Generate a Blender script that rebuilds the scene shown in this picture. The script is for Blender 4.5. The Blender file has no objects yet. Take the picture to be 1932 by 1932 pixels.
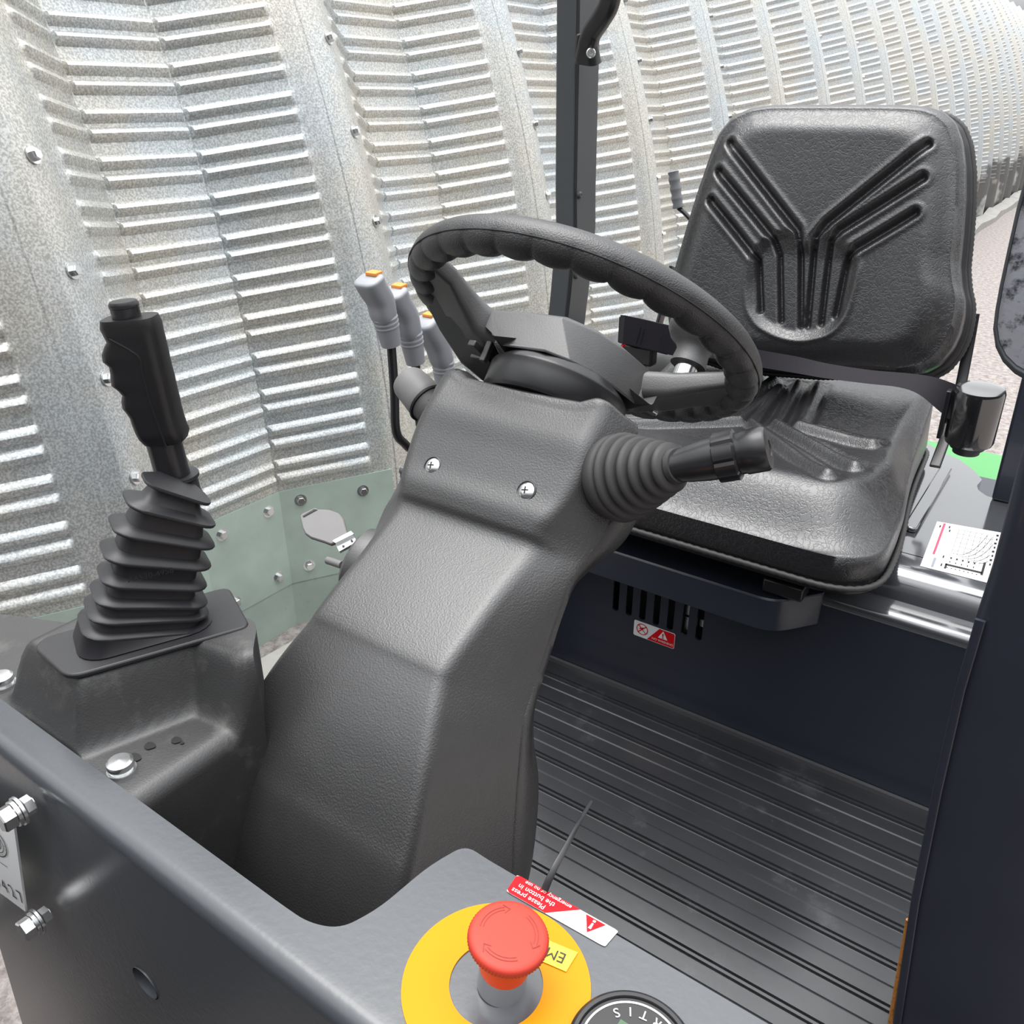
import bpy, bmesh, math, random
import numpy as np
from mathutils import Vector, Matrix
random.seed(7)
sc = bpy.context.scene
COL = sc.collection
pi = math.pi

# ------------------------------------------------------------------ camera
# 1932 px frame, focal length 1602 px; the machine's own axes: X to its side, Y towards its rear, Z up, floor mat at z = 0
FPX = 1602.0
TH = math.atan(776 / FPX); PS = math.atan(.71)
CF = Vector((-math.sin(PS)*math.cos(TH), math.cos(PS)*math.cos(TH), -math.sin(TH)))
CR = Vector((math.cos(PS), math.sin(PS), 0)); CU = CR.cross(CF)
CAM = Vector((0, 0, .845))
cd = bpy.data.cameras.new('camera'); cam = bpy.data.objects.new('camera', cd); COL.objects.link(cam)
cam.matrix_world = Matrix(((CR.x, CU.x, -CF.x, CAM.x), (CR.y, CU.y, -CF.y, CAM.y), (CR.z, CU.z, -CF.z, CAM.z), (0, 0, 0, 1)))
cd.sensor_width = 36; cd.lens = 36*FPX/1932; cd.clip_start = .01; cd.clip_end = 200
sc.camera = cam

def ray(x, y): return CF*FPX + CR*(x-966) - CU*(y-966)
def at(x, y, X=None, Y=None, Z=None, P=None, N=None):
    """survey a point of the photograph onto a known plane of the machine"""
    d = ray(x, y)
    if X is not None: t = (X-CAM.x)/d.x
    elif Y is not None: t = (Y-CAM.y)/d.y
    elif Z is not None: t = (Z-CAM.z)/d.z
    else: t = (Vector(P)-CAM).dot(N)/d.dot(N)
    return CAM + d*t

# ------------------------------------------------------------------ materials
MATS = {}
def mat(name, col, rough=.5, metal=0., bump=None, var=None, spec=.5, coat=0., dirt=None):
    """bump=(scale, strength, distance, kind)  var=(scale, amount)  dirt=(scale, colour, threshold, amount)"""
    m = bpy.data.materials.new(name); m.use_nodes = True
    nt = m.node_tree; b = nt.nodes['Principled BSDF']; L = nt.links
    b.inputs['Base Color'].default_value = (*col, 1); b.inputs['Roughness'].default_value = rough
    b.inputs['Metallic'].default_value = metal; b.inputs['Specular IOR Level'].default_value = spec
    b.inputs['Coat Weight'].default_value = coat; b.inputs['Coat Roughness'].default_value = .08
    tc = nt.nodes.new('ShaderNodeTexCoord')
    out = None
    if var:
        n = nt.nodes.new('ShaderNodeTexNoise'); n.inputs['Scale'].default_value = var[0]; n.inputs['Detail'].default_value = 6
        L.new(tc.outputs['Object'], n.inputs['Vector'])
        mx = nt.nodes.new('ShaderNodeMix'); mx.data_type = 'RGBA'
        mx.inputs[6].default_value = (*[c*(1-var[1]) for c in col], 1); mx.inputs[7].default_value = (*[min(1, c*(1+var[1])) for c in col], 1)
        L.new(n.outputs['Fac'], mx.inputs[0]); out = mx.outputs[2]
    if dirt:
        n = nt.nodes.new('ShaderNodeTexNoise'); n.inputs['Scale'].default_value = dirt[0]; n.inputs['Detail'].default_value = 8; n.inputs['Roughness'].default_value = .7
        L.new(tc.outputs['Object'], n.inputs['Vector'])
        r = nt.nodes.new('ShaderNodeMapRange'); r.inputs[1].default_value = dirt[2]; r.inputs[2].default_value = dirt[2]+.12; r.inputs[4].default_value = dirt[3]
        L.new(n.outputs['Fac'], r.inputs[0])
        mx = nt.nodes.new('ShaderNodeMix'); mx.data_type = 'RGBA'
        if out: L.new(out, mx.inputs[6])
        else: mx.inputs[6].default_value = (*col, 1)
        mx.inputs[7].default_value = (*dirt[1], 1); L.new(r.outputs[0], mx.inputs[0]); out = mx.outputs[2]
    if out: L.new(out, b.inputs['Base Color'])
    if bump:
        bp = nt.nodes.new('ShaderNodeBump'); bp.inputs['Strength'].default_value = bump[1]; bp.inputs['Distance'].default_value = bump[2]
        kind = bump[3] if len(bump) > 3 else 'noise'
        if kind == 'noise':
            n = nt.nodes.new('ShaderNodeTexNoise'); n.inputs['Scale'].default_value = bump[0]; n.inputs['Detail'].default_value = 3
            h = n.outputs['Fac']
        elif kind == 'cell':
            n = nt.nodes.new('ShaderNodeTexVoronoi'); n.inputs['Scale'].default_value = bump[0]; h = n.outputs['Distance']
        elif kind == 'wrinkle':
            n0 = nt.nodes.new('ShaderNodeTexNoise'); n0.inputs['Scale'].default_value = bump[0]*.4; n0.inputs['Detail'].default_value = 4
            L.new(tc.outputs['Object'], n0.inputs['Vector'])
            ad = nt.nodes.new('ShaderNodeMixRGB'); ad.blend_type = 'ADD'; ad.inputs[0].default_value = .12
            L.new(tc.outputs['Object'], ad.inputs[1]); L.new(n0.outputs['Color'], ad.inputs[2])
            n = nt.nodes.new('ShaderNodeTexVoronoi'); n.feature = 'DISTANCE_TO_EDGE'; n.inputs['Scale'].default_value = bump[0]
            L.new(ad.outputs[0], n.inputs['Vector'])
            r = nt.nodes.new('ShaderNodeMapRange'); r.inputs[2].default_value = .12; L.new(n.outputs['Distance'], r.inputs[0]); h = r.outputs[0]
        if kind != 'wrinkle': L.new(tc.outputs['Object'], n.inputs['Vector'])
        L.new(h, bp.inputs['Height']); L.new(bp.outputs['Normal'], b.inputs['Normal'])
    MATS[name] = m
    return m

M_PLASTIC = mat('moulded_black_plastic', (.031, .0305, .031), .36, spec=1.0, bump=(700, .45, .0008), var=(60, .15))
M_FAIR = mat('dusty_black_plastic', (.032, .032, .0325), .46, spec=.7, bump=(700, .35, .0006), var=(40, .2), dirt=(22, (.11, .105, .095), .56, .5))
M_GLOSSY = mat('smooth_black_plastic', (.016, .016, .018), .3)
M_GRIPBLK = mat('black_grip_plastic', (.010, .010, .011), .38)
M_RUBBER = mat('black_rubber', (.022, .022, .025), .45, var=(90, .2))
M_BOOT = mat('grey_black_rubber', (.040, .039, .039), .55, var=(90, .2))
M_VINYL = mat('black_vinyl', (.017, .017, .019), .33, spec=.9, bump=(75, .22, .0012, 'wrinkle'))
M_WHEEL = mat('grained_black_urethane', (.018, .018, .019), .42, spec=.8, bump=(800, .35, .0007, 'cell'))
M_HUB = mat('hub_grey_plastic', (.052, .052, .053), .45, spec=.8, bump=(800, .3, .0006))
M_SLATE = mat('slate_grey_paint', (.056, .061, .068), .27, spec=.8, bump=(190, .10, .0010), coat=.0)
M_NAVY = mat('dark_navy_paint', (.025, .029, .044), .34, bump=(90, .05, .001), var=(8, .2), coat=.2)
M_DUSTY = mat('scuffed_navy_paint', (.022, .024, .036), .42, var=(12, .25), dirt=(210, (.17, .16, .16), .70, .7), coat=.15)
M_COVER = mat('gloss_charcoal_paint', (.060, .063, .070), .12, spec=1., coat=1.)
M_DRUM = mat('gloss_black_enamel', (.012, .012, .013), .12, spec=1., coat=1.)
M_POST = mat('dark_grey_paint', (.060, .066, .072), .42, var=(5, .15))
M_SEAL = mat('black_seal', (.008, .008, .009), .6)
M_MAT = mat('ribbed_black_rubber', (.020, .021, .024), .26, spec=.9, var=(14, .35), bump=(60, .08, .001), dirt=(9, (.07, .072, .08), .55, .5))
M_ZINC = mat('bright_zinc', (.72, .73, .73), .22, .95)
M_CHROME = mat('polished_steel', (.6, .6, .61), .12, 1.)
M_RED = mat('red_plastic', (.52, .048, .030), .5, spec=.3)
M_ORED = mat('orange_red_plastic', (.78, .085, .012), .45, spec=.3)
M_YEL = mat('yellow_label', (.62, .245, .0), .5, spec=.2, dirt=(75, (.25, .13, .0), .70, .7))
M_YEL2 = mat('yellow_tape', (.86, .66, .03), .4)
M_WHITE = mat('white_label', (.82, .82, .82), .35)
M_LRED = mat('red_label', (.66, .006, .012), .45, spec=.15)
M_PINK = mat('crimson_label', (.72, .03, .10), .35)
M_INK = mat('black_ink', (.012, .012, .012), .5)
M_LGREY = mat('grey_ink', (.25, .26, .30), .5)
M_GREY = mat('light_grey_plastic', (.30, .31, .335), .42)
M_GREY2 = mat('mid_grey_plastic', (.20, .205, .215), .5)
M_ORANGE = mat('orange_plastic', (.85, .30, .05), .4)
M_WEB = mat('black_webbing', (.017, .015, .020), .7, spec=.25, bump=(1100, .4, .0006))
M_GREEN = mat('green_paint', (.035, .30, .05), .3, coat=.3)
M_CAP = mat('grey_cap_plastic', (.16, .155, .155), .5, var=(60, .1))
M_RUST = mat('rusty_edge', (.62, .24, .04), .45, .3, bump=(300, .6, .002), dirt=(160, (.05, .03, .02), .55, .9))
M_GLASS = mat('mirror_glass', (.42, .44, .48), .25, .3, bump=(150, .3, .001), dirt=(60, (.04, .04, .05), .5, .9))
M_FACE = mat('gauge_face', (.012, .012, .013), .35)
M_LCD = mat('green_display', (.05, .11, .05), .3)
M_TRIM = mat('aluminium_strip', (.13, .13, .135), .35, .5)

def hut_material():
    m = bpy.data.materials.new('galvanised_steel'); m.use_nodes = True
    nt = m.node_tree; b = nt.nodes['Principled BSDF']; L = nt.links
    tc = nt.nodes.new('ShaderNodeTexCoord')
    v = nt.nodes.new('ShaderNodeTexNoise'); v.inputs['Scale'].default_value = 230; v.inputs['Detail'].default_value = 2
    n = nt.nodes.new('ShaderNodeTexNoise'); n.inputs['Scale'].default_value = 3.5; n.inputs['Detail'].default_value = 6
    s = nt.nodes.new('ShaderNodeTexNoise'); s.inputs['Scale'].default_value = 18; s.inputs['Detail'].default_value = 8
    for k in (v, n, s): L.new(tc.outputs['Object'], k.inputs['Vector'])
    r1 = nt.nodes.new('ShaderNodeValToRGB')
    r1.color_ramp.elements[0].position = .38; r1.color_ramp.elements[0].color = (.45, .455, .45, 1)
    r1.color_ramp.elements[1].position = .62; r1.color_ramp.elements[1].color = (.74, .74, .73, 1)
    L.new(v.outputs['Fac'], r1.inputs[0])
    r2 = nt.nodes.new('ShaderNodeValToRGB')
    r2.color_ramp.elements[0].position = .38; r2.color_ramp.elements[0].color = (.92, .97, 1.0, 1)
    r2.color_ramp.elements[1].position = .6; r2.color_ramp.elements[1].color = (1.0, .97, .90, 1)
    L.new(n.outputs['Fac'], r2.inputs[0])
    mx = nt.nodes.new('ShaderNodeMix'); mx.data_type = 'RGBA'; mx.blend_type = 'MULTIPLY'; mx.inputs[0].default_value = 1
    L.new(r1.outputs[0], mx.inputs[6]); L.new(r2.outputs[0], mx.inputs[7])
    # torn, blackened patches near the foot further along
    ge = nt.nodes.new('ShaderNodeNewGeometry'); se = nt.nodes.new('ShaderNodeSeparateXYZ'); L.new(ge.outputs['Position'], se.inputs[0])
    ry = nt.nodes.new('ShaderNodeMapRange'); ry.inputs[1].default_value = 6.5; ry.inputs[2].default_value = 9.; L.new(se.outputs['Y'], ry.inputs[0])
    rz = nt.nodes.new('ShaderNodeMapRange'); rz.inputs[1].default_value = .55; rz.inputs[2].default_value = .0; L.new(se.outputs['Z'], rz.inputs[0])
    nn = nt.nodes.new('ShaderNodeTexNoise'); nn.inputs['Scale'].default_value = 2.6; nn.inputs['Detail'].default_value = 6; L.new(ge.outputs['Position'], nn.inputs['Vector'])
    a1 = nt.nodes.new('ShaderNodeMath'); a1.operation = 'MULTIPLY'; L.new(ry.outputs[0], a1.inputs[0]); L.new(rz.outputs[0], a1.inputs[1])
    a2 = nt.nodes.new('ShaderNodeMath'); a2.operation = 'MULTIPLY'; L.new(a1.outputs[0], a2.inputs[0]); L.new(nn.outputs['Fac'], a2.inputs[1])
    a3 = nt.nodes.new('ShaderNodeMapRange'); a3.inputs[1].default_value = .36; a3.inputs[2].default_value = .44; a3.inputs[4].default_value = .85; L.new(a2.outputs[0], a3.inputs[0])
    m5 = nt.nodes.new('ShaderNodeMix'); m5.data_type = 'RGBA'; L.new(a3.outputs[0], m5.inputs[0]); L.new(mx.outputs[2], m5.inputs[6]); m5.inputs[7].default_value = (.10, .10, .10, 1)
    L.new(m5.outputs[2], b.inputs['Base Color'])
    b.inputs['Metallic'].default_value = .6
    mr = nt.nodes.new('ShaderNodeMapRange'); mr.inputs[3].default_value = .36; mr.inputs[4].default_value = .6
    L.new(s.outputs['Fac'], mr.inputs[0]); L.new(mr.outputs[0], b.inputs['Roughness'])
    bp = nt.nodes.new('ShaderNodeBump'); bp.inputs['Strength'].default_value = .15; bp.inputs['Distance'].default_value = .002
    L.new(v.outputs['Fac'], bp.inputs['Height']); L.new(bp.outputs['Normal'], b.inputs['Normal'])
    return m
M_HUT = hut_material()
M_PLATE = mat('patinated_zinc_sheet', (.46, .56, .50), .5, .25, var=(14, .18), dirt=(34, (.30, .32, .28), .62, .5))

def ground_material():
    m = bpy.data.materials.new('gravel_concrete'); m.use_nodes = True
    nt = m.node_tree; b = nt.nodes['Principled BSDF']; L = nt.links
    tc = nt.nodes.new('ShaderNodeTexCoord')
    n = nt.nodes.new('ShaderNodeTexNoise'); n.inputs['Scale'].default_value = 34; n.inputs['Detail'].default_value = 7; n.inputs['Roughness'].default_value = .75
    L.new(tc.outputs['Object'], n.inputs['Vector'])
    r = nt.nodes.new('ShaderNodeValToRGB')
    r.color_ramp.elements[0].position = .36; r.color_ramp.elements[0].color = (.15, .128, .118, 1)
    r.color_ramp.elements[1].position = .60; r.color_ramp.elements[1].color = (.36, .325, .31, 1)
    L.new(n.outputs['Fac'], r.inputs[0]); L.new(r.outputs[0], b.inputs['Base Color'])
    b.inputs['Roughness'].default_value = .9
    bp = nt.nodes.new('ShaderNodeBump'); bp.inputs['Strength'].default_value = .4; bp.inputs['Distance'].default_value = .01
    L.new(n.outputs['Fac'], bp.inputs['Height']); L.new(bp.outputs['Normal'], b.inputs['Normal'])
    return m
M_GROUND = ground_material()
M_KERB = mat('pale_concrete', (.33, .32, .30), .85, var=(12, .3), dirt=(9, (.2, .19, .17), .56, .6))

# ------------------------------------------------------------------ object helpers
BASE = {}
def empty(name, loc, label=None, cat=None, group=None):
    o = bpy.data.objects.new(name, None); COL.objects.link(o); o.location = loc; o.empty_display_size = .05
    BASE[o.name] = Vector(loc); tag(o, label, cat, group); return o
def tag(o, label=None, cat=None, group=None, kind=None):
    if label: o['label'] = label
    if cat: o['category'] = cat
    if group: o['group'] = group
    if kind: o['kind'] = kind
    return o
class MB:
    """collects vertices and faces in world coordinates"""
    def __init__(s): s.v = []; s.f = []; s.sm = []
    def add(s, v, f):
        k = len(s.v); s.v += [tuple(p) for p in v]; s.f += [tuple(i+k for i in q) for q in f]; return s
def obj(name, mb, m, parent=None, label=None, cat=None, group=None, kind=None, angle=35, bevel=0, bseg=2, sub=0, flat=False):
    me = bpy.data.meshes.new(name)
    if parent is not None: b = BASE[parent.name]
    else:
        a = np.array(mb.v); lo, hi = a.min(0), a.max(0); b = Vector(((lo[0]+hi[0])/2, (lo[1]+hi[1])/2, lo[2]))
    me.from_pydata([(p[0]-b.x, p[1]-b.y, p[2]-b.z) for p in mb.v], [], mb.f); me.validate()
    bm = bmesh.new(); bm.from_mesh(me); bmesh.ops.remove_doubles(bm, verts=bm.verts, dist=1e-6); bmesh.ops.recalc_face_normals(bm, faces=bm.faces); bm.to_mesh(me); bm.free()
    me.materials.append(m)
    o = bpy.data.objects.new(name, me); COL.objects.link(o)
    if parent is not None: o.parent = parent
    else: o.location = b
    BASE[o.name] = b
    if not flat:
        me.polygons.foreach_set('use_smooth', [True]*len(me.polygons))
        me.set_sharp_from_angle(angle=math.radians(angle))
    if bevel:
        md = o.modifiers.new('bevel', 'BEVEL'); md.width = bevel; md.segments = bseg; md.limit_method = 'ANGLE'; md.angle_limit = math.radians(30); md.harden_normals = False
    if sub:
        md = o.modifiers.new('sub', 'SUBSURF'); md.levels = sub; md.render_levels = sub
    tag(o, label, cat, group, kind); return o

def frame(z, x=None):
    z = Vector(z).normalized()
    x = Vector(x) if x is not None else (Vector((1, 0, 0)) if abs(z.x) < .9 else Vector((0, 1, 0)))
    x = (x - z*x.dot(z)).normalized(); return x, z.cross(x), z
def loft(secs, caps=True, closed=True):
    n = len(secs[0]); v = [p for s in secs for p in s]; f = []
    m = n if closed else n-1
    for i in range(len(secs)-1):
        for j in range(m):
            k = (j+1) % n; f.append((i*n+j, i*n+k, (i+1)*n+k, (i+1)*n+j))
    if caps and closed:
        f.append(tuple(range(n-1, -1, -1))); f.append(tuple((len(secs)-1)*n+j for j in range(n)))
    return v, f
def lathe(prof, P, axis, n=32, caps=True, x=None):
    """prof = [(radius, height)...] round an axis through P"""
    ux, uy, uz = frame(axis, x); P = Vector(P)
    return loft([[P+uz*h+(ux*math.cos(2*pi*j/n)+uy*math.sin(2*pi*j/n))*max(r, 1e-5) for j in range(n)] for r, h in prof], caps)
def catmull(pts, per=8):
    pts = [Vector(p) for p in pts]; out = []
    for i in range(len(pts)-1):
        a = pts[max(i-1, 0)]; b = pts[i]; c = pts[i+1]; d = pts[min(i+2, len(pts)-1)]
        for k in range(per):
            t = k/per
            out.append(.5*((2*b)+(c-a)*t+(2*a-5*b+4*c-d)*t*t+(3*b-a-3*c+d)*t**3))
    out.append(pts[-1]); return out
def sweep(path, prof, caps=True, up=None):
    """prof: list of 2D points or function(i,n)->list; carried along path with a minimal-twist frame"""
    path = [Vector(p) for p in path]; n = len(path); secs = []
    t = (path[1]-path[0]).normalized()
    x, y, _ = frame(t, up)
    for i in range(n):
        t2 = (path[min(i+1, n-1)]-path[max(i-1, 0)]).normalized()
        x = (x-t2*x.dot(t2)).normalized(); y = t2.cross(x)
        pr = prof(i, n) if callable(prof) else prof
        secs.append([path[i]+x*a+y*b for a, b in pr])
    return loft(secs, caps)
def circ(r, n=16, r2=None): return [(r*math.cos(2*pi*k/n), (r2 or r)*math.sin(2*pi*k/n)) for k in range(n)]
def rrect(hx, hy, r, seg=5):
    o = []
    for cx, cy, a0 in ((hx-r, hy-r, 0), (-hx+r, hy-r, pi/2), (-hx+r, -hy+r, pi), (hx-r, -hy+r, 1.5*pi)):
        for k in range(seg+1):
            a = a0+pi/2*k/seg; o.append((cx+r*math.cos(a), cy+r*math.sin(a)))
    return o
def tube(path, r, n=14): return sweep(path, circ(r, n))
def box(c, h, x=(1, 0, 0), z=(0, 0, 1)):
    ux, uy, uz = frame(z, x); c = Vector(c); v = []
    for k in (-1, 1):
        for a, b in ((-1, -1), (1, -1), (1, 1), (-1, 1)): v.append(c+ux*h[0]*a+uy*h[1]*b+uz*h[2]*k)
    return v, [(3, 2, 1, 0), (4, 5, 6, 7), (0, 1, 5, 4), (1, 2, 6, 5), (2, 3, 7, 6), (3, 0, 4, 7)]
def prism(outer, holes, O, ux, uy, t):
    """flat plate: 2D outline with holes in the plane (O, ux, uy), thickness t along ux x uy"""
    O = Vector(O); ux = Vector(ux).normalized(); uy = Vector(uy).normalized(); uz = ux.cross(uy)
    bm = bmesh.new(); loops = []
    for lp in [outer]+list(holes):
        vs = [bm.verts.new(O+ux*a+uy*b) for a, b in lp]; loops.append(vs)
        for i in range(len(vs)): bm.edges.new((vs[i], vs[(i+1) % len(vs)]))
    if holes: bmesh.ops.triangle_fill(bm, use_beauty=True, use_dissolve=False, edges=bm.edges[:], normal=uz)
    else: bm.faces.new(loops[0])
    bm.verts.index_update()
    v = [p.co.copy() for p in bm.verts]; n = len(v); f = [tuple(q.index for q in fc.verts) for fc in bm.faces]
    out = list(f)+[tuple(i+n for i in reversed(q)) for q in f]
    k = 0
    for lp in loops:
        m = len(lp)
        for i in range(m): out.append((k+i, k+(i+1) % m, k+(i+1) % m+n, k+i+n))
        k += m
    bm.free()
    return v+[p+uz*t for p in v], out
def rounded(poly, r, seg=5):
    """round the corners of a 2D polygon; r may be a list"""
    out = []; n = len(poly)
    for i in range(n):
        p = Vector(poly[i]).to_2d(); a = Vector(poly[i-1]).to_2d()-p; b = Vector(poly[(i+1) % n]).to_2d()-p
        rr = r[i] if isinstance(r, (list, tuple)) else r
        d = min(rr, a.length*.48, b.length*.48)
        if d < 1e-5: out.append(tuple(p)); continue
        s = p+a.normalized()*d; e = p+b.normalized()*d
        for k in range(seg+1):
            t = k/seg; out.append(tuple(s*(1-t)**2+p*2*t*(1-t)+e*t*t))
    return out
def text(s, size, O, ux, uy, m, parent, name='lettering', lift=.0004, align='CENTER', label=None):
    cu = bpy.data.curves.new('t', 'FONT'); cu.body = s; cu.size = size; cu.align_x = align; cu.align_y = 'CENTER'; cu.resolution_u = 3
    o = bpy.data.objects.new('t', cu); COL.objects.link(o)
    bpy.context.view_layer.update()
    me0 = bpy.data.meshes.new_from_object(o.evaluated_get(bpy.context.evaluated_depsgraph_get()))
    ux = Vector(ux).normalized(); uy = Vector(uy); uy = (uy-ux*uy.dot(ux)).normalized(); uz = ux.cross(uy)
    mb = MB(); mb.add([Vector(O)+ux*p.co.x+uy*p.co.y+uz*lift for p in me0.vertices], [tuple(f.vertices) for f in me0.polygons])
    bpy.data.objects.remove(o); bpy.data.curves.remove(cu); bpy.data.meshes.remove(me0)
    return obj(name, mb, m, parent, label=label, flat=True)
def patch(pts, lift_n, lift): return [Vector(p)+Vector(lift_n)*lift for p in pts]
def smooth(a, b, x):
    t = max(0., min(1., (x-a)/(b-a))) if a != b else float(x > a); return t*t*(3-2*t)
def hexbolt(mb, P, axis, r, h, washer=1.35, wh=None, x=None):
    """hexagon head on a washer"""
    wh = wh or h*.28
    mb.add(*lathe([(r*washer, 0), (r*washer, wh), (r*1.0, wh)], P, axis, 20))
    mb.add(*lathe([(r, wh*.9), (r, wh+h*.8), (r*.86, wh+h), (0, wh+h)], P, axis, 6, x=x))

Zv = Vector((0, 0, 1)); Xv = Vector((1, 0, 0)); Yv = Vector((0, 1, 0))
exec_parts = []

# ================================================================== SETTING
GZ = -.50
mb = MB(); mb.add([(-60, -20, GZ), (60, -20, GZ), (60, 90, GZ), (-60, 90, GZ)], [(0, 1, 2, 3)])
obj('ground', mb, M_GROUND, kind='structure', flat=True)

# the arched corrugated hut, its axis nearly parallel to the machine
HX0, HR, HZ0, HB = -1.51, 3.975, -.284, .0118
S0, SP = .867, .8265
def hut(s, l, out):
    """s along the hut, l up the arch from z = 0 (arc length), out = outward offset"""
    ph = (l-HZ0)/HR
    if ph <= 0: x, z = HX0+out, l
    else: x, z = HX0-HR+(HR+out)*math.cos(ph), HZ0+(HR+out)*math.sin(ph)
    c, q = math.cos(HB), math.sin(HB)
    return (x*c-s*q, x*q+s*c, z)
def prof_depth(u):
    """depth of the sheet behind the crest, u in [0, SP) after a crest bolt"""
    K = [(0, .004), (.02, .012), (.215, .160), (.462, .160), (.735, .006), (.752, .004), (.757, -.001), (.795, -.005), (.800, -.005), (SP+.001, .004)]
    for (a, da), (b, db) in zip(K, K[1:]):
        if a <= u <= b: return da+(db-da)*(u-a)/(b-a)
    return 0
def env(u):
    e = 0
    for a, b in ((.085, .211), (.217, .460), (.464, .690)):
        e = max(e, smooth(a, a+(.004 if a > .2 else .014), u)*(1-smooth(b-(.004 if b < .5 else .014), b, u)))
    return e
BP, BOFF = .0980, (0., .040)
L0, L1 = -.060, 2.55
def bead_rows(fine):
    rows = [(-.62, 0)]
    l = L0
    ds = (-.0170, -.0125, -.007, 0, .006, .0110, .0150) if fine else (-.0165, 0, .0150)
    rows.append((L0-.02, 0))
    k = 0
    while L0+k*BP < L1:
        for o in BOFF:
            for d in ds: rows.append((L0+.018+k*BP+o+d, .0125*max(0., math.cos(pi/2*d/(.0150 if d > 0 else .0170)))**.9))
        k += 1
    return rows
mb = MB()
UF = [0, .02, .05, .085, .090, .095, .099, .15, .205, .207, .209, .211, .215, .217, .219, .221, .34, .456, .458, .460, .462, .464, .466, .468, .57, .676, .681, .686, .690, .71, .735, .752, .755, .795, .800]
UC = [0, .02, .085, .099, .207, .211, .215, .217, .221, .456, .460, .462, .464, .468, .676, .69, .735, .752, .755, .795]
for k in range(-1, 32):
    fine = k <= 5
    rows = bead_rows(fine); U = [u for u in (UF if fine else UC)]
    cols = [(k*SP+S0+u, prof_depth(u), env(u)) for u in U]+[((k+1)*SP+S0, .004, 0)]
    nc = len(cols); v = []; f = []
    for l, b in rows:
        for s, d, e in cols: v.append(hut(s, l, -d+b*e))
    for i in range(len(rows)-1):
        for j in range(nc-1): f.append((i*nc+j, i*nc+j+1, (i+1)*nc+j+1, (i+1)*nc+j))
    mb.add(v, f)
wall = obj('wall_left', mb, M_HUT, kind='structure', angle=28)
# flat closing sheets at the foot of each bay, with bolts
def foot_sheet(k):
    q = MB(); cols = [.02, .215, .2151, .462, .4621, .735]; v = []
    for l in (-.365, -.078):
        for o in (.0, .004):
            for u in cols: v.append(hut(k*SP+S0+u, l, -prof_depth(u)+.001+o))
    n = len(cols); f = []
    def ix(r, o, j): return (r*2+o)*n+j
    for j in range(n-1):
        f.append((ix(0, 1, j), ix(0, 1, j+1), ix(1, 1, j+1), ix(1, 1, j)))
        f.append((ix(0, 0, j), ix(0, 0, j+1), ix(0, 1, j+1), ix(0, 1, j)))
        f.append((ix(1, 1, j), ix(1, 1, j+1), ix(1, 0, j+1), ix(1, 0, j)))
    q.add(v, f); return q
def foot_skirt(k):
    q = MB(); cols = [.0, .02, .215, .462, .735, .80, SP]; v = []
    for l in (-.60, -.3665):
        for u in cols: v.append(hut(k*SP+S0+u, l, -prof_depth(min(u, SP-1e-6))+.003))
    n = len(cols); q.add(v, [(j, j+1, n+j+1, n+j) for j in range(n-1)]); return q
for k in range(-1, 8): obj('foot_skirt', foot_skirt(k), M_PLATE, wall, flat=True)
for k in range(-1, 8): obj('foot_sheet', foot_sheet(k), M_PLATE, wall, flat=True, label='greenish flat zinc sheet closing the foot of the corrugation' if k == -1 else None)
def hut_normal(u0, s, l):
    e = 1e-3
    a = Vector(hut(s+e, l, -prof_depth(u0+e)))-Vector(hut(s-e, l, -prof_depth(u0-e)))
    b = Vector(hut(s, l+e, -prof_depth(u0)))-Vector(hut(s, l-e, -prof_depth(u0)))
    n = a.cross(b).normalized(); return n if n.x > 0 else -n
def hut_bolt(k, u, l, r=.0105):
    q = MB(); s = k*SP+S0+u; P = Vector(hut(s, l, -prof_depth(u)+.0005)); n = hut_normal(max(u, .002), s, l)
    hexbolt(q, P, n, r, r*1.0, 1.5, r*.35); return obj('bolt', q, M_ZINC, wall, angle=25)
for k in range(0, 8):
    for i in range(9 if k < 4 else 6):
        hut_bolt(k, .004, .135+i*.218 if k else .155+i*.205)
for u, l in ((.27, -.125), (.42, -.12), (.275, -.33), (.42, -.325), (.51, -.115), (.66, -.125), (.51, -.32), (.17, -.14), (.17, -.29)): hut_bolt(0, u, l, .011)
# concrete strip along the foot of the hut
q = MB(); pr = [(-.05, 0), (.11, 0), (.10, .06), (.03, .085), (-.05, .085)]
secs = []
for i in range(60):
    s = -1+i*.5; o = hut(s, GZ, .035+.012*math.sin(i*1.7)); secs.append([(o[0]+a, o[1], GZ+b*(1+.25*math.sin(i*2.3))) for a, b in pr])
q.add(*loft(secs)); obj('kerb', q, M_KERB, kind='structure', label='pale concrete strip along the foot of the hut')

# ================================================================== BODY OF THE MACHINE
# ---- dash panel: folded slate sheet with top flange, wide pad on one side and front face
DZ = .435
dash = empty('dash_panel', (-.35, .17, .05), 'slate grey folded steel dash panel in front of the steering column', 'dash panel')
q = MB()
top = [(-1.05, .186), (.22, .186), (.22, .290), (-.225, .2915), (-.2425, .2925), (-.2505, .268), (-.2545, .228), (-.2625, .2065), (-.2800, .1990), (-.3000, .1985), (-1.05, .1985)]
top = rounded(top, [0, 0, 0, .004, .010, .02, .03, .02, .02, .02, 0], 6)
q.add(*prism(top, [], (0, 0, DZ-.004), Xv, Yv, .004))
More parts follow.
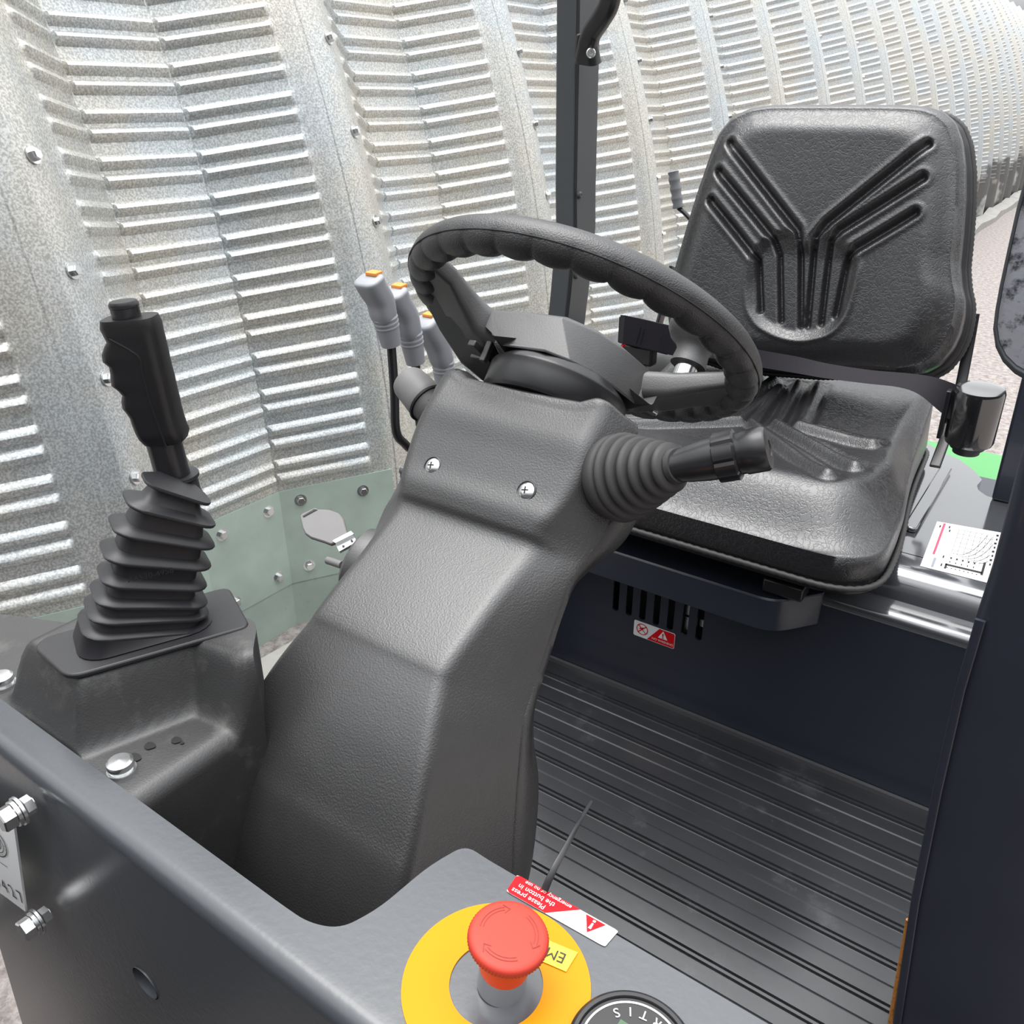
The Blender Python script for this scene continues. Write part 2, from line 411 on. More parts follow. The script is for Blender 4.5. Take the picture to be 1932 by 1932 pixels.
# rounded fold and front face
arc = [(.186, DZ), (.1815, DZ)]+[(.1815-.0105*math.sin(a), DZ-.0105+.0105*math.cos(a)) for a in [pi/2*k/8 for k in range(1, 9)]]+[(.171, DZ-.0125)]
inn = [(y+.004*(1-0), z-.004) if z > DZ-.002 else (y+.004, z-.0005) for y, z in reversed(arc)]
pr = arc+[(.175, DZ-.0125), (.175, DZ-.0118), (.1785, DZ-.006), (.183, DZ-.004), (.186, DZ-.004)]
q.add(*loft([[(x, y, z) for y, z in pr] for x in (-1.05, .22)]))
obj('top_flange', q, M_SLATE, dash, angle=40)
# front face with an oval access hole
hc = at(275, 1855, Y=.171)
el = [(hc.x+.0145*math.cos(t)+.0, hc.z+.0125*math.sin(t)) for t in [2*pi*k/32 for k in range(32)]]
fl = [(-.738, .4055), (-.722, .10), (-.79, -.12), (.22, -.12), (.22, .4055)]
fl = [(-1.05, .4226), (-1.05, .385), (-.735, .150), (-.785, -.12), (.22, -.12), (.22, .4226)]
q = MB(); q.add(*prism(fl, [el], (0, .171, 0), Xv, Zv, -.004))
obj('front_face', q, M_SLATE, dash, angle=30)
q = MB(); n = 32; secs = []
for r, y in ((1.0, .1705), (1.0, .186), (.93, .186), (.93, .1705)):
    secs.append([(hc.x+.0145*r*math.cos(2*pi*k/n), y, hc.z+.0125*r*math.sin(2*pi*k/n)) for k in range(n)])
q.add(*loft(secs, caps=False)); obj('hole_liner', q, M_SLATE, dash)
q = MB(); q.add(*box((hc.x, .1905, hc.z), (.0165, .002, .016))); obj('backing_sheet', q, M_SEAL, dash)
# inner vertical return of the wide pad
q = MB(); q.add(*prism([(-.24, .0), (.22, .0), (.22, .431), (-.24, .431)], [], (0, .2885, 0), Xv, Zv, -.003)); obj('rear_return', q, M_NAVY, dash)
q = MB(); q.add(*prism([(.19, .0), (.2885, .0), (.2885, .431), (.268, .431), (.228, .431), (.19, .25)], [], (-.2435, 0, 0), Yv, Zv, .003)); obj('side_return', q, M_NAVY, dash)
# two long bolts with nuts and washers standing out of the front face
for (bx, by), nm in (((35, 1530), 'upper'), ((68, 1738), 'lower')):
    P = at(bx+14, by-8, Y=.162); P.y = .1669
    q = MB(); ax = Vector((0, -1, 0))
    q.add(*lathe([(.0045, 0), (.0045, .0200)], P, ax, 16))
    b = obj('bolt', q, M_ZINC, dash)
    q = MB(); q.add(*lathe([(.0072, .001), (.0072, .0065), (.0062, .0075)], P, ax, 6)); obj('nut', q, M_ZINC, b, angle=20)
    q = MB(); q.add(*lathe([(.0108, .0085), (.0108, .0105), (.0045, .0105)], P, ax, 24)); q.add(*lathe([(.0096, .0110), (.0096, .0135), (.0045, .0135)], P, ax, 24)); obj('washer', q, M_ZINC, b, angle=20)
    q = MB(); q.add(*lathe([(.0088, .0140), (.0088, .0215), (.0078, .0225), (0, .0225)], P, ax, 6, x=(1, 0, .5))); obj('head', q, M_ZINC, b, angle=20)
# number plate behind the bolts
np_t = empty('number_plate', at(0, 1620, Y=.158), 'white number plate with round black emblem behind the two front bolts', 'number plate')
pts = [at(p[0], p[1], Y=.158) for p in ((27, 1550), (50, 1719))]
u = Vector((1, 0, 0)); e0, e1 = pts
ux = Vector((.97, 0, .12)).normalized()   # along its lower edge
lowdir = (at(50, 1719, Y=.158)-at(0, 1682, Y=.158)).normalized()
updir = (e0-e1).normalized()
corn = [e1-lowdir*.15, e1, e0, e0-lowdir*.15]
q = MB(); q.add(*loft([[c+Vector((0, -.0008, 0)) for c in corn], [c+Vector((0, .0008, 0)) for c in corn]]))
obj('plate', q, M_WHITE, np_t)
def npt(x, y): return at(x, y, Y=.1568)
text('5 4 2 7', .0190, npt(45, 1698), lowdir, updir, M_INK, np_t, 'digits', .0003, 'RIGHT', label='black digits')
q = MB()
for r0, r1 in ((.0165, .018), (.0115, .0125)):
    c = npt(-6, 1590)
    ring = []
    for k in range(40):
        a = 2*pi*k/40; ring.append((a, c))
    vv = [c+lowdir*r*math.cos(a)*1.0+updir*r*math.sin(a)+Vector((0, -.0003, 0)) for r in (r0, r1) for a, _ in ring]
    q.add(vv, [(k, (k+1) % 40, 40+(k+1) % 40, 40+k) for k in range(40)])
c = npt(-6, 1590)
for r0, r1 in ((.0070, .0082), (.0040, .0047)):
    vv = [c+lowdir*r*math.cos(a)+updir*r*math.sin(a)+Vector((0, -.0003, 0)) for r in (r0, r1) for a in [pi+pi*k/20 for k in range(21)]]
    q.add(vv, [(k, k+1, 21+k+1, 21+k) for k in range(20)])
    for sg in (-1, 1): q.add([c+lowdir*sg*r+updir*b+Vector((0, -.0003, 0)) for r, b in ((r0, 0), (r1, 0), (r1, .009), (r0, .009))], [(0, 1, 2, 3)])
l0 = npt(8, 1632)
q.add([l0+lowdir*a+updir*b+Vector((0, -.0003, 0)) for a, b in ((-.06, 0), (.006, 0), (.006, .0008), (-.06, .0008))], [(0, 1, 2, 3)])
obj('emblem', q, M_INK, np_t, flat=True, label='round black emblem')
for i, chx in enumerate('EXAMINATION'):
    a = math.radians(205+i*16.5); rd = lowdir*math.cos(a)+updir*math.sin(a); td = -lowdir*math.sin(a)+updir*math.cos(a)
    text(chx, .0036, c+rd*.0145, td, -rd, M_INK, np_t, 'emblem_lettering', .0003)

# unseen skip added ahead of the dash to darken its front face
q = MB(); secs = []
for (x0, x1, y0, y1, z) in ((-.98, .20, -.75, -.05, .04), (-1.02, .24, -1.05, -.04, .46), (-1.02, .24, -1.05, -.04, .48), (-.99, .21, -1.02, -.07, .48), (-.95, .17, -.72, -.08, .07)):
    secs.append([Vector(p) for p in ((x0, y0, z), (x1, y0, z), (x1, y1, z), (x0, y1, z))])
q.add(*loft(secs)); obj('added_shade_skip', q, M_NAVY, label='dark navy skip added out of view to shade the slate dash panel', cat='skip', angle=30, bevel=.006)

for wx, lb in ((-1.0, 'black rubber wheel added out of view on the hut side to shade the dash'), (.30, 'black rubber wheel added out of view on the open side to match')):  # unseen wheels, added to keep bright ground out of the dash face's reflection
    wr = empty('added_shade_wheel', (wx, -.19, GZ), lb, 'wheel'); wcn = Vector((wx, -.19, GZ+.252))
    q = MB(); q.add(*lathe([(.135, -.10), (.20, -.115), (.235, -.11), (.250, -.09), (.2515, 0), (.250, .09), (.235, .11), (.20, .115), (.135, .10)], wcn, Xv, 64)); obj('tyre', q, M_RUBBER, wr)
    q = MB(); q.add(*lathe([(.138, -.09), (.125, -.05), (.05, -.03), (.0, -.03), (0, .03), (.05, .03), (.125, .05), (.138, .09)], wcn, Xv, 48, caps=False)); obj('rim', q, M_SLATE, wr)

# ---- floor tray and ribbed mat
q = MB(); q.add(*prism([(-.74, .18), (.12, .18), (.12, 1.02), (-.95, 1.02), (-.95, .62), (-.74, .40)], [], (0, 0, -.03), Xv, Yv, .026)); obj('floor', q, M_NAVY, kind='structure')
q = MB(); ys = [.22]
rib = [.962, .902, .846, .795, .742, .688, .629, .578, .527, .476, .425, .374, .323, .272]
pr = [(.998, .0)]
pr = [(.9985, -.004), (.9985, .0), (.966, .0)]
for i, r in enumerate(rib):
    pr += [(r+.0065, .0), (r+.0052, .0030), (r+.0018, .0030), (r+.0006, .0), (r-.0006, .0), (r-.0018, .0030), (r-.0052, .0030), (r-.0065, .0)]
    m = r-.028
    pr += [(m+.0015, .0), (m, -.0016), (m-.0015, .0)]
pr += [(.215, 0), (.215, -.004)]
q.add(*loft([[(x, y, z) for y, z in pr] for x in (-.735, .02)]))
obj('floor_mat', q, M_MAT, label='black ribbed rubber floor mat between seat base and dash', cat='floor mat', angle=30)

# ---- seat base: front panel with vents, protruding lip, glossy engine cover
sb = empty('seat_pedestal', (-.42, 1.2, 0), 'dark navy steel seat pedestal with vent slots and glossy cover under the seat', 'seat pedestal')
vx = [-.5145+.0229*k for k in range(7)]
def slot(cx, z0, z1, w=.0052):
    o = []
    for k in range(9): a = pi*k/8; o.append((cx+w*math.cos(a), z1-w+w*math.sin(a)))
    for k in range(9): a = pi+pi*k/8; o.append((cx+w*math.cos(a), z0+w+w*math.sin(a)))
    return o
slots = [slot(x, .136, .206) for x in vx]
q = MB(); q.add(*prism([(-.95, .0), (.12, .0), (.12, .262), (-.95, .262)], slots, (0, 1.0, 0), Xv, Zv, -.004))
obj('front_panel', q, M_NAVY, sb)
q = MB(); q.add(*box((-.445, 1.03, .171), (.09, .002, .05))); obj('vent_backing', q, M_SEAL, sb)
for (sx, sz, h) in ((-.4005, .150, .016), (-.4005, .172, .01), (-.3775, .160, .006)):
    q = MB(); q.add(*box((sx, 1.012, sz), (.0045, .002, h), x=(1, 0, .5))); obj('bracket', q, M_ZINC, sb, label='bright bracket seen through the vent slots')
# light strip along the foot of the panel
q = MB(); q.add(*box((-.42, .996, .003), (.53, .003, .004))); obj('foot_trim', q, M_TRIM, sb)
# cover: folded front edge
pr = [(1.10, .310), (1.066, .310), (1.050, .306), (1.040, .296), (1.036, .282), (1.034, .274), (1.010, .2725), (1.0015, .271), (.998, .267), (.9975, .262), (1.0, .256), (1.004, .256), (1.004, .262), (1.03, .262), (1.10, .270)]
q = MB(); q.add(*loft([[(x, y, z) for y, z in pr] for x in (-.95, .04)]))
ct = [at(px, py, Z=.31).to_2d() for px, py in ((1895, 945), (1862, 936), (1846, 925), (1843, 916), (1853, 905), (1838, 888), (1812, 868), (1778, 853))]
poly = [(-.95, 1.098), (.04, 1.098), (.04, 1.335)]+[(p.x, p.y) for p in ct]+[(-.23, 1.56), (-.95, 1.56)]
q.add(*prism(rounded(poly, [0, 0, .01]+[.004]*8+[.02, 0], 3), [], (0, 0, .27), Xv, Yv, .040))
obj('cover', q, M_COVER, sb, angle=40)
# left-hand hump of the cover beside the belt buckle
q = MB(); secs = []
for k in range(13):
    t = k/12; r = math.cos(t*pi/2)**.55; z = .30+.115*math.sin(t*pi/2)
    secs.append([(-.775+.115*r*math.cos(a), 1.535+.075*r*math.sin(a), z) for a in [2*pi*j/40 for j in range(40)]])
q.add(*loft(secs)); obj('cover_hump', q, M_HUB, sb, angle=60)
# raised shallow fold beside the seat
q = MB(); a0 = at(1716, 1000, Z=.314); a1 = at(1785, 885, Z=.314)
q.add(*sweep([a0, a0.lerp(a1, .5), a1], [(-.010, -.004), (.010, -.004), (.006, .004), (-.006, .004)], up=(1, 0, 0))); obj('pressed_fold', q, M_COVER, sb, bevel=.003)
# protruding lip under the cushion
lip = [(-.66, 1.0), (-.66, .955), (-.645, .94), (-.262, .94), (-.238, .952), (-.196, 1.0)]
lip = rounded([(-.66, 1.0), (-.66, .94), (-.258, .94), (-.212, 1.002)], [0, .02, .026, .01], 6)
q = MB(); secs = []
for ins, z in ((0.0, .228), (0, .272), (.002, .2745), (.006, .2735)):
    secs.append([(x*(1-ins*.5)-.2*ins, min(y+ins, 1.002), z) for x, y in lip])
q.add(*loft(secs)); obj('front_lip', q, M_NAVY, sb, angle=40, bevel=.002)
# body volume behind the panel
q = MB(); q.add(*box((-.45, 1.30, .14), (.48, .255, .125))); obj('body_shell', q, M_NAVY, sb)
q = MB(); lp = at(1482, 1086, Y=.955); q.add(*box((lp.x, .965, .288), (.026, .016, .010))); obj('latch', q, M_GLOSSY, sb, bevel=.003, label='black seat latch above the lip')

# chassis below the floor
q = MB(); q.add(*prism([(-.68, .2), (.05, .2), (.05, 1.53), (-.90, 1.53), (-.90, .70), (-.68, .45)], [], (0, 0, -.50), Xv, Yv, .468)); obj('chassis', q, M_NAVY, label='dark navy chassis of the machine under the floor', cat='chassis')
# green rear body behind the cover
q = MB(); q.add(*prism(rounded([(-.70, 1.565), (-.075, 1.565), (.02, 1.60), (.02, 1.70), (-.10, 1.74), (-.70, 1.74)], [.02, .03, .03, .03, .05, .02], 4), [], (0, 0, -.45), Xv, Yv, .700))
obj('rear_fender', q, M_GREEN, label='bright green painted body panel behind the glossy cover', cat='body panel', bevel=.012, bseg=3)

# ---- stickers on the seat base
st = empty('warning_sticker', (-.446, .995, .11), 'small red and white sticker reading NO WASHING below the vent slots', 'sticker')
c = [at(1198, 1169, Y=.9995), at(1273, 1195.5, Y=.9995), at(1270.5, 1224, Y=.9995), at(1195, 1197, Y=.9995)]
cx0, cx1 = c[3].x, c[2].x+.001; cz1 = (c[0].z+c[1].z)/2; cz0 = (c[2].z+c[3].z)/2
W, H = cx1-cx0, cz1-cz0
def SP2(u, v, y=.9992): return Vector((cx0+W*u, y, cz0+H*v))
q = MB(); o2 = rounded([(cx0, cz0), (cx1, cz0), (cx1, cz1), (cx0, cz1)], .003, 4)
q.add(*prism(o2, [], (0, .9996, 0), Xv, Zv, .0004)); obj('white_field', q, M_WHITE, st)
q = MB(); q.add([SP2(*p) for p in ((.34, .03), (.97, .03), (.99, .12), (.99, .88), (.97, .97), (.62, .97))], [(0, 1, 2, 3, 4, 5)]); q.v = [(a, .9989, b) for a, _, b in q.v]; obj('red_field', q, M_LRED, st, flat=True)
text('NO WASHING', H*.20, SP2(.715, .22), Xv, Zv, M_WHITE, st, 'lettering', .0006)
q = MB(); q.add([SP2(.72+a*.115, .62+b*.30, .9984) for a, b in ((-1, -.7), (1, -.7), (0, 1))], [(0, 1, 2)]); obj('triangle', q, M_WHITE, st, flat=True)
q = MB(); q.add([SP2(.72+a*.018, .62+b*.3, .9979) for a, b in ((-1, .45), (1, .45), (.6, -.25), (-.6, -.25))], [(0, 1, 2, 3)]); q.add([SP2(.72+a*.018, .62+b*.3, .9979) for a, b in ((-1, -.35), (1, -.35), (1, -.58), (-1, -.58))], [(0, 1, 2, 3)]); obj('exclamation_mark', q, M_LRED, st, flat=True)
q = MB(); cc = SP2(.21, .55); R0 = H*.36
for r0, r1 in ((R0*.86, R0),):
    vv = [cc+Xv*r*math.cos(2*pi*k/32)+Zv*r*math.sin(2*pi*k/32)+Vector((0, -.0006, 0)) for r in (r0, r1) for k in range(32)]
    q.add(vv, [(k, (k+1) % 32, 32+(k+1) % 32, 32+k) for k in range(32)])
for sgn in (1, -1):
    d = Vector((1, 0, sgn)).normalized(); p = Vector((-d.z, 0, d.x))*R0*.07
    q.add([cc+d*R0*k+p*j+Vector((0, -.0006, 0)) for k, j in ((-.95, 1), (.95, 1), (.95, -1), (-.95, -1))], [(0, 1, 2, 3)])
q.add([cc+Xv*a*R0+Zv*b*R0+Vector((0, -.0007, 0)) for a, b in ((-.5, .1), (.2, .4), (.3, .2), (-.4, -.1))], [(0, 1, 2, 3)])
obj('ban_symbol', q, M_LRED, st, flat=True)

ch = empty('load_chart_sticker', at(1810, 1040, Z=.3105), 'white load chart sticker with crimson bar and curves on glossy cover', 'sticker')
C0, C1, C2, C3 = [at(x, y, Z=.3104) for x, y in ((1768, 984), (1893, 1006), (1868, 1101), (1736, 1068))]
def CH(u, v, h=.0003):   # u across (left to right in the picture), v from the far edge down
    return (C0*(1-u)+C1*u)*(1-v)+(C3*(1-u)+C2*u)*v+Vector((0, 0, h))
q = MB(); q.add(*loft([[CH(u, v, 0) for u, v in ((0, 0), (1, 0), (1, 1), (0, 1))], [CH(u, v, .0003) for u, v in ((0, 0), (1, 0), (1, 1), (0, 1))]])); obj('paper', q, M_WHITE, ch)
def quadCH(q, u0, v0, u1, v1, h=.0006): q.add([CH(u0, v0, h), CH(u1, v0, h), CH(u1, v1, h), CH(u0, v1, h)], [(0, 1, 2, 3)])
q = MB(); quadCH(q, .105, .02, .14, .72); obj('crimson_bar', q, M_PINK, ch, flat=True, label='crimson bar')
q = MB(); quadCH(q, .145, .78, .185, .97); obj('grey_bar', q, M_LGREY, ch, flat=True)
q = MB()
for k in range(7): quadCH(q, .36+.085*k, .10, .364+.085*k, .82)
for k in range(6): quadCH(q, .36, .10+.09*k, .87, .1035+.09*k)
for k in range(5):
    pv = None
    for j in range(14):
        t = j/13; uu = .38+.085*k*.9+(.40)*t**.55; vv = .62+.02*k-(.50)*t**1.6
        if uu > .9: break
        if pv: q.add([CH(pv[0], pv[1], .0007), CH(uu, vv, .0007), CH(uu+.006, vv+.004, .0007), CH(pv[0]+.006, pv[1]+.004, .0007)], [(0, 1, 2, 3)])
        pv = (uu, vv)
quadCH(q, .33, .84, .86, .875); quadCH(q, .33, .84, .36, .94); quadCH(q, .84, .66, .875, .90)
for k in range(8): quadCH(q, .36+.06*k, .90, .38+.06*k, .915)
for k in range(8): quadCH(q, .91+(k % 2)*.01, .06+.085*k, .945, .10+.085*k)
for k in range(5): quadCH(q, .37+.085*k, .70, .395+.085*k, .735); quadCH(q, .375+.085*k, .78, .39+.085*k, .81)
for a, b in ((.06, .08), (.2, .06), (.22, .14), (.26, .70), (.27, .86)): quadCH(q, a, b, a+.022, b+.05)
obj('chart_lines', q, M_INK, ch, flat=True, label='black chart lines and figures')

# ================================================================== CONSOLE FOR THE LEVER
def poly_sd(p, poly):
    d = 1e9; inside = False; n = len(poly)
    for i in range(n):
        a = Vector(poly[i]); b = Vector(poly[(i+1) % n]); e = b-a; w = p-a
        t = max(0, min(1, w.dot(e)/e.dot(e))); d = min(d, (w-e*t).length)
        if (a.y > p.y) != (b.y > p.y) and p.x < (b.x-a.x)*(p.y-a.y)/(b.y-a.y)+a.x: inside = not inside
    return -d if inside else d
fair = empty('lever_console', (-.6, .25, .2), 'dusty black moulded console under the brake lever beside dash', 'console')
BOXP = [(-.612, .214), (-.522, .211), (-.495, .285), (-.447, .293), (-.430, .312), (-.43, .39), (-.612, .39)]
q = MB(); nx, ny = 150, 60; v = []; f = []
NRD = 10
xs = [-1.02+(.560)*i/(nx-NRD-1) for i in range(nx-NRD)]+[-.4575+.0135*math.sin(pi/2*k/8) for k in range(1, 9)]+[-.4438, -.4430]
zs = [None]*(nx-NRD)+[-.0135*(1-math.cos(pi/2*k/8)) for k in range(1, 9)]+[-.03, -.23]
for j in range(ny+1):
    for i in range(nx):
        x = xs[i]; ymax = min(.335, max(.24, .26+.42*(x+.748))); ymax = min(ymax, .335-.033*smooth(-.485, -.437, x))
        y = .1995+(ymax-.1995)*(j/ny)
        sd = poly_sd(Vector((x, y)), BOXP)
        z = .430+.051*(1-smooth(-.012, .014, sd))+.002*(y-.2)/.1
        if zs[i] is not None: z = z+zs[i] if sd > .0 else z+zs[i]
        v.append((x, y, z))
for j in range(ny):
    for i in range(nx-1): f.append((j*nx+i, j*nx+i+1, (j+1)*nx+i+1, (j+1)*nx+i))
# skirt on the dash side and the far side
k = len(v)
for j in (0, ny):
    for i in range(nx): p = v[j*nx+i]; v.append((p[0], p[1], min(.20, p[2])))
for a, jj in enumerate((0, ny)):
    for i in range(nx-1): f.append((jj*nx+i, jj*nx+i+1, k+a*nx+i+1, k+a*nx+i))
q.add(v, f); obj('moulding', q, M_FAIR, fair, angle=60)
for (px_, py_, rw) in ((253, 1431, .0062), (283, 1409, .0052), (333, 1399, .0048), (344, 1404, .0020)):
    P = at(px_, py_, Z=.4305); P.z = .4305+.002*(P.y-.2)/.1
    q = MB(); q.add([P+Vector((rw*(1+.15*math.sin(3*a))*math.cos(a)*.8, rw*(1+.1*math.cos(2*a))*math.sin(a)*.75, .0004)) for a in [2*pi*k/18 for k in range(18)]], [tuple(range(18))]); obj('wet_spot', q, M_INK, fair, flat=True)
for (px_, py_) in ((222, 1456), (-2, 1293)):
    P = at(px_, py_, Z=.4315); q = MB(); P.z = .430; P.y += .003
    q.add(*lathe([(.0098, 0), (.0098, .0018), (.0078, .0018), (.0078, .004), (.0088, .004), (.0092, .0055), (.0088, .0085), (.0070, .0100), (0, .0104)], P, Zv, 24))
    obj('screw', q, M_ZINC, fair, label='bright zinc screw with washers')

# ---- hand brake lever with bellows
br = empty('brake_lever', (-.55, .28, .481), 'black lever with finger-moulded grip rising from rubber bellows', 'lever')
LD = Vector((.403, .915, 0)).normalized(); LP = Vector((-.915, .403, 0)).normalized()
PO = Vector((-.545, .275, .48)); PN = LP
rings = [((122, 1180), (412, 1160)), ((135, 1150), (409, 1140)), ((148, 1118), (406, 1122)), ((163, 1082), (404, 1092)), ((168, 1036), (412, 1056)), ((186, 984), (418, 1021)), ((216, 935), (417, 984)), ((256, 897), (405, 946))]
q = MB(); secs = []
NR = len(rings)
def rsec(c, ax, Lh, Wh, tilt):
    # rounded rectangle with long axis `ax`
    pr = rrect(Lh, Wh, Wh*.62, 5)
    return [c+ax*a+LP*b+Vector((0, 0, 0)) for a, b in pr]
RS = []
for i, (pa, pb) in enumerate(rings):
    A = at(*pa, P=PO, N=PN); B = at(*pb, P=PO, N=PN); c = (A+B)/2; ax = (B-A).normalized(); hl = (B-A).length/2
    Lh = hl*.83; Wh = Lh*(.62 if i < 6 else .66)
    RS.append((c, ax, Lh, Wh))
base_c = PO.copy(); base_c.z = .4875
secs.append(rsec(Vector((RS[0][0].x, RS[0][0].y, .486))-LD*.002, LD, RS[0][2]*1.06, RS[0][3]*1.1, 0))
for i in range(NR):
    c, ax, Lh, Wh = RS[i]; up = LP.cross(ax); up = up if up.z > 0 else -up
    secs.append(rsec(c-up*.0012, ax, Lh*.985, Wh*.985, 0)); secs.append(rsec(c, ax, Lh, Wh, 0)); secs.append(rsec(c+up*.0012, ax, Lh*.985, Wh*.985, 0))
    if i < NR-1:
        c2, ax2, L2, W2 = RS[i+1]; up2 = LP.cross(ax2); up2 = up2 if up2.z > 0 else -up2
        ins = .0085 if i > 1 else .006
        for t in (.28, .80):
            cm = c.lerp(c2, t); am = ax.lerp(ax2, t).normalized(); lm = Lh+(L2-Lh)*t-ins; wm = Wh+(W2-Wh)*t-ins*.85
            secs.append(rsec(cm, am, lm, wm, 0))
c, ax, Lh, Wh = RS[-1]; up = LP.cross(ax); up = up if up.z > 0 else -up
GA = Vector((-.555, .338, .583))   # foot of the shaft
secs.append(rsec(c.lerp(GA, .5)+up*.003, ax, Lh*.6, Wh*.6, 0))
q.add(*loft(secs))
bel = obj('bellows', q, M_RUBBER, br, angle=50)
text('A6530-4958', .0062, at(285, 1085, P=PO-LP*.0262, N=PN), LD*.998+Vector((0, 0, -.02)), Zv, M_RUBBER, bel, 'moulded_lettering', .0002)
# base flange of the bellows
q = MB(); fp = [at(x, y, Z=.486) for x, y in ((62, 1218), (126, 1276), (472, 1178), (428, 1158))]
pl = rounded([(fp[0].x, fp[0].y), (fp[1].x, fp[1].y), (fp[2].x, fp[2].y), (fp[2].x-.062, fp[2].y+.028), (fp[0].x-.006, fp[0].y+.012)], [.012, .012, .008, .01, .01], 5)
q.add(*prism(pl, [], (0, 0, .4805), Xv, Yv, .0045))
obj('base_flange', q, M_RUBBER, br, bevel=.0015)
# shaft and collar
GN = Vector((-.579, .815, 0))
def gp(x, y): return at(x, y, P=GA, N=GN)
gtop = gp(250, 606); gbot = gp(310, 838); gax = (gtop-gbot).normalized()
sh0 = gp(337, 935); sh1 = gp(300, 800)
q = MB(); q.add(*lathe([(.0128, 0), (.0128, (sh1-sh0).length)], sh0, sh1-sh0, 24)); obj('shaft', q, M_GLOSSY, br)
q = MB(); cc = gp(336, 915); q.add(*lathe([(.0178, -.014), (.0155, -.006), (.0155, .004), (.0172, .006), (.0172, .0085), (.0140, .0085)], cc, gax, 28)); obj('bellows_collar', q, M_RUBBER, br)
# grip: right edge straight, left edge with finger bumps
edge = [(606, 192, 296), (620, 196, 299), (634, 203, 302), (645, 209, 304.5), (655, 204, 307), (668, 199.5, 310), (680, 201, 313), (690, 213, 315), (703, 215.5, 318), (714, 216, 321), (725, 217.5, 324), (735, 230, 326), (744, 238, 328), (756, 236, 331), (768, 238, 334), (778, 246, 336), (786, 251.5, 338), (800, 256, 342), (815, 262, 347), (826, 268, 352), (838, 275, 352)]
q = MB(); secs = []
for n_, (yy, xl, xr) in enumerate(edge):
    sl = (yy-606)*.06
    A = gp(xl, yy-8+0); B = gp(xr, yy+ (8 if 0 else -8)); c = (A+B)/2; hw = (B-A).length/2
    # keep sections square to the grip axis
    xax = (CR-gax*CR.dot(gax)).normalized(); yax = gax.cross(xax)
    th = .0145 if n_ not in (0, len(edge)-1) else .013
    if n_ in (0, len(edge)-1): hw *= .95
    secs.append([c+xax*a+yax*b for a, b in rrect(hw, th, .0085, 5)])
q.add(*loft(secs)); obj('grip', q, M_GRIPBLK, br, angle=50)
q = MB(); sm = [(222, 630), (262, 652), (279, 668), (286, 700), (302, 760), (328, 832)]
th = yax*-.01455 if yax.dot(CAM-gtop) < 0 else yax*.01455
q.add(*tube(catmull([gp(x, y)+th for x, y in sm], 5), .0007, 6)); obj('grip_seam', q, M_SEAL, br)
q = MB(); kb = gp(243, 612); q.add(*lathe([(.0098, -.004), (.0098, .012), (.0102, .0125), (.0102, .0145), (.0090, .0165), (0, .0168)], kb, gax, 24)); obj('button', q, M_GLOSSY, br, label='black push button on top of the grip')

# ================================================================== STEERING COLUMN
XC = -.39
sc_ = empty('steering_column', (XC, .4, 0), 'grained black plastic steering column cover with two screws on its face', 'steering column')
#        crease(a, Y, Z)      seam(b, Y, Z)         back(c, Y, Z)
ST = [((.080, .555, .622), (.105, .572, .604), (.104, .642, .556)),
      ((.0805, .535, .6085), (.107, .562, .587), (.106, .616, .537)),
      ((.083, .520, .589), (.107, .552, .570), (.106, .594, .526)),
      ((.080, .503, .569), (.106, .541, .553), (.105, .571, .510)),
      ((.074, .490, .557), (.104, .521, .535), (.103, .541, .504)),
      ((.070, .483, .546), (.101, .504, .524), (.100, .512, .502)),
      ((.069, .476, .533), (.099, .490, .516), (.098, .497, .495)),
      ((.067, .436, .514), (.099, .470, .490), (.098, .479, .478)),
      ((.067, .402, .498), (.100, .449, .462), (.099, .464, .453)),
      ((.0665, .375, .484), (.103, .428, .440), (.102, .447, .434)),
      ((.068, .366, .476), (.107, .412, .425), (.105, .437, .418)),
      ((.076, .348, .459), (.112, .400, .400), (.111, .430, .400)),
      ((.084, .330, .439), (.116, .390, .368), (.115, .431, .368)),
      ((.090, .314, .417), (.118, .384, .336), (.118, .426, .334)),
      ((.096, .297, .391), (.119, .381, .300), (.119, .418, .292)),
      ((.099, .284, .371), (.119, .378, .262), (.119, .405, .250)),
      ((.105, .262, .325), (.119, .374, .200), (.119, .395, .190)),
      ((.112, .238, .250), (.119, .370, .120), (.119, .390, .110)),
      ((.115, .225, .150), (.119, .365, .060), (.119, .385, .050)),
      ((.116, .222, .004), (.119, .360, .004), (.119, .380, .004))]
def densify(col): return catmull(col, 5)
CA, CS, CB = [densify([Vector(st[k]) for st in ST]) for k in range(3)]
def fillet(p, a, b, r, n=6):
    da = min(r, (a-p).length*.45); db = min(r, (b-p).length*.45)
    u = p+(a-p).normalized()*da; w = p+(b-p).normalized()*db
    return [u*(1-t)**2+p*2*t*(1-t)+w*t*t for t in [k/n for k in range(n+1)]]
fs = []; bs = []; NST = len(CA)
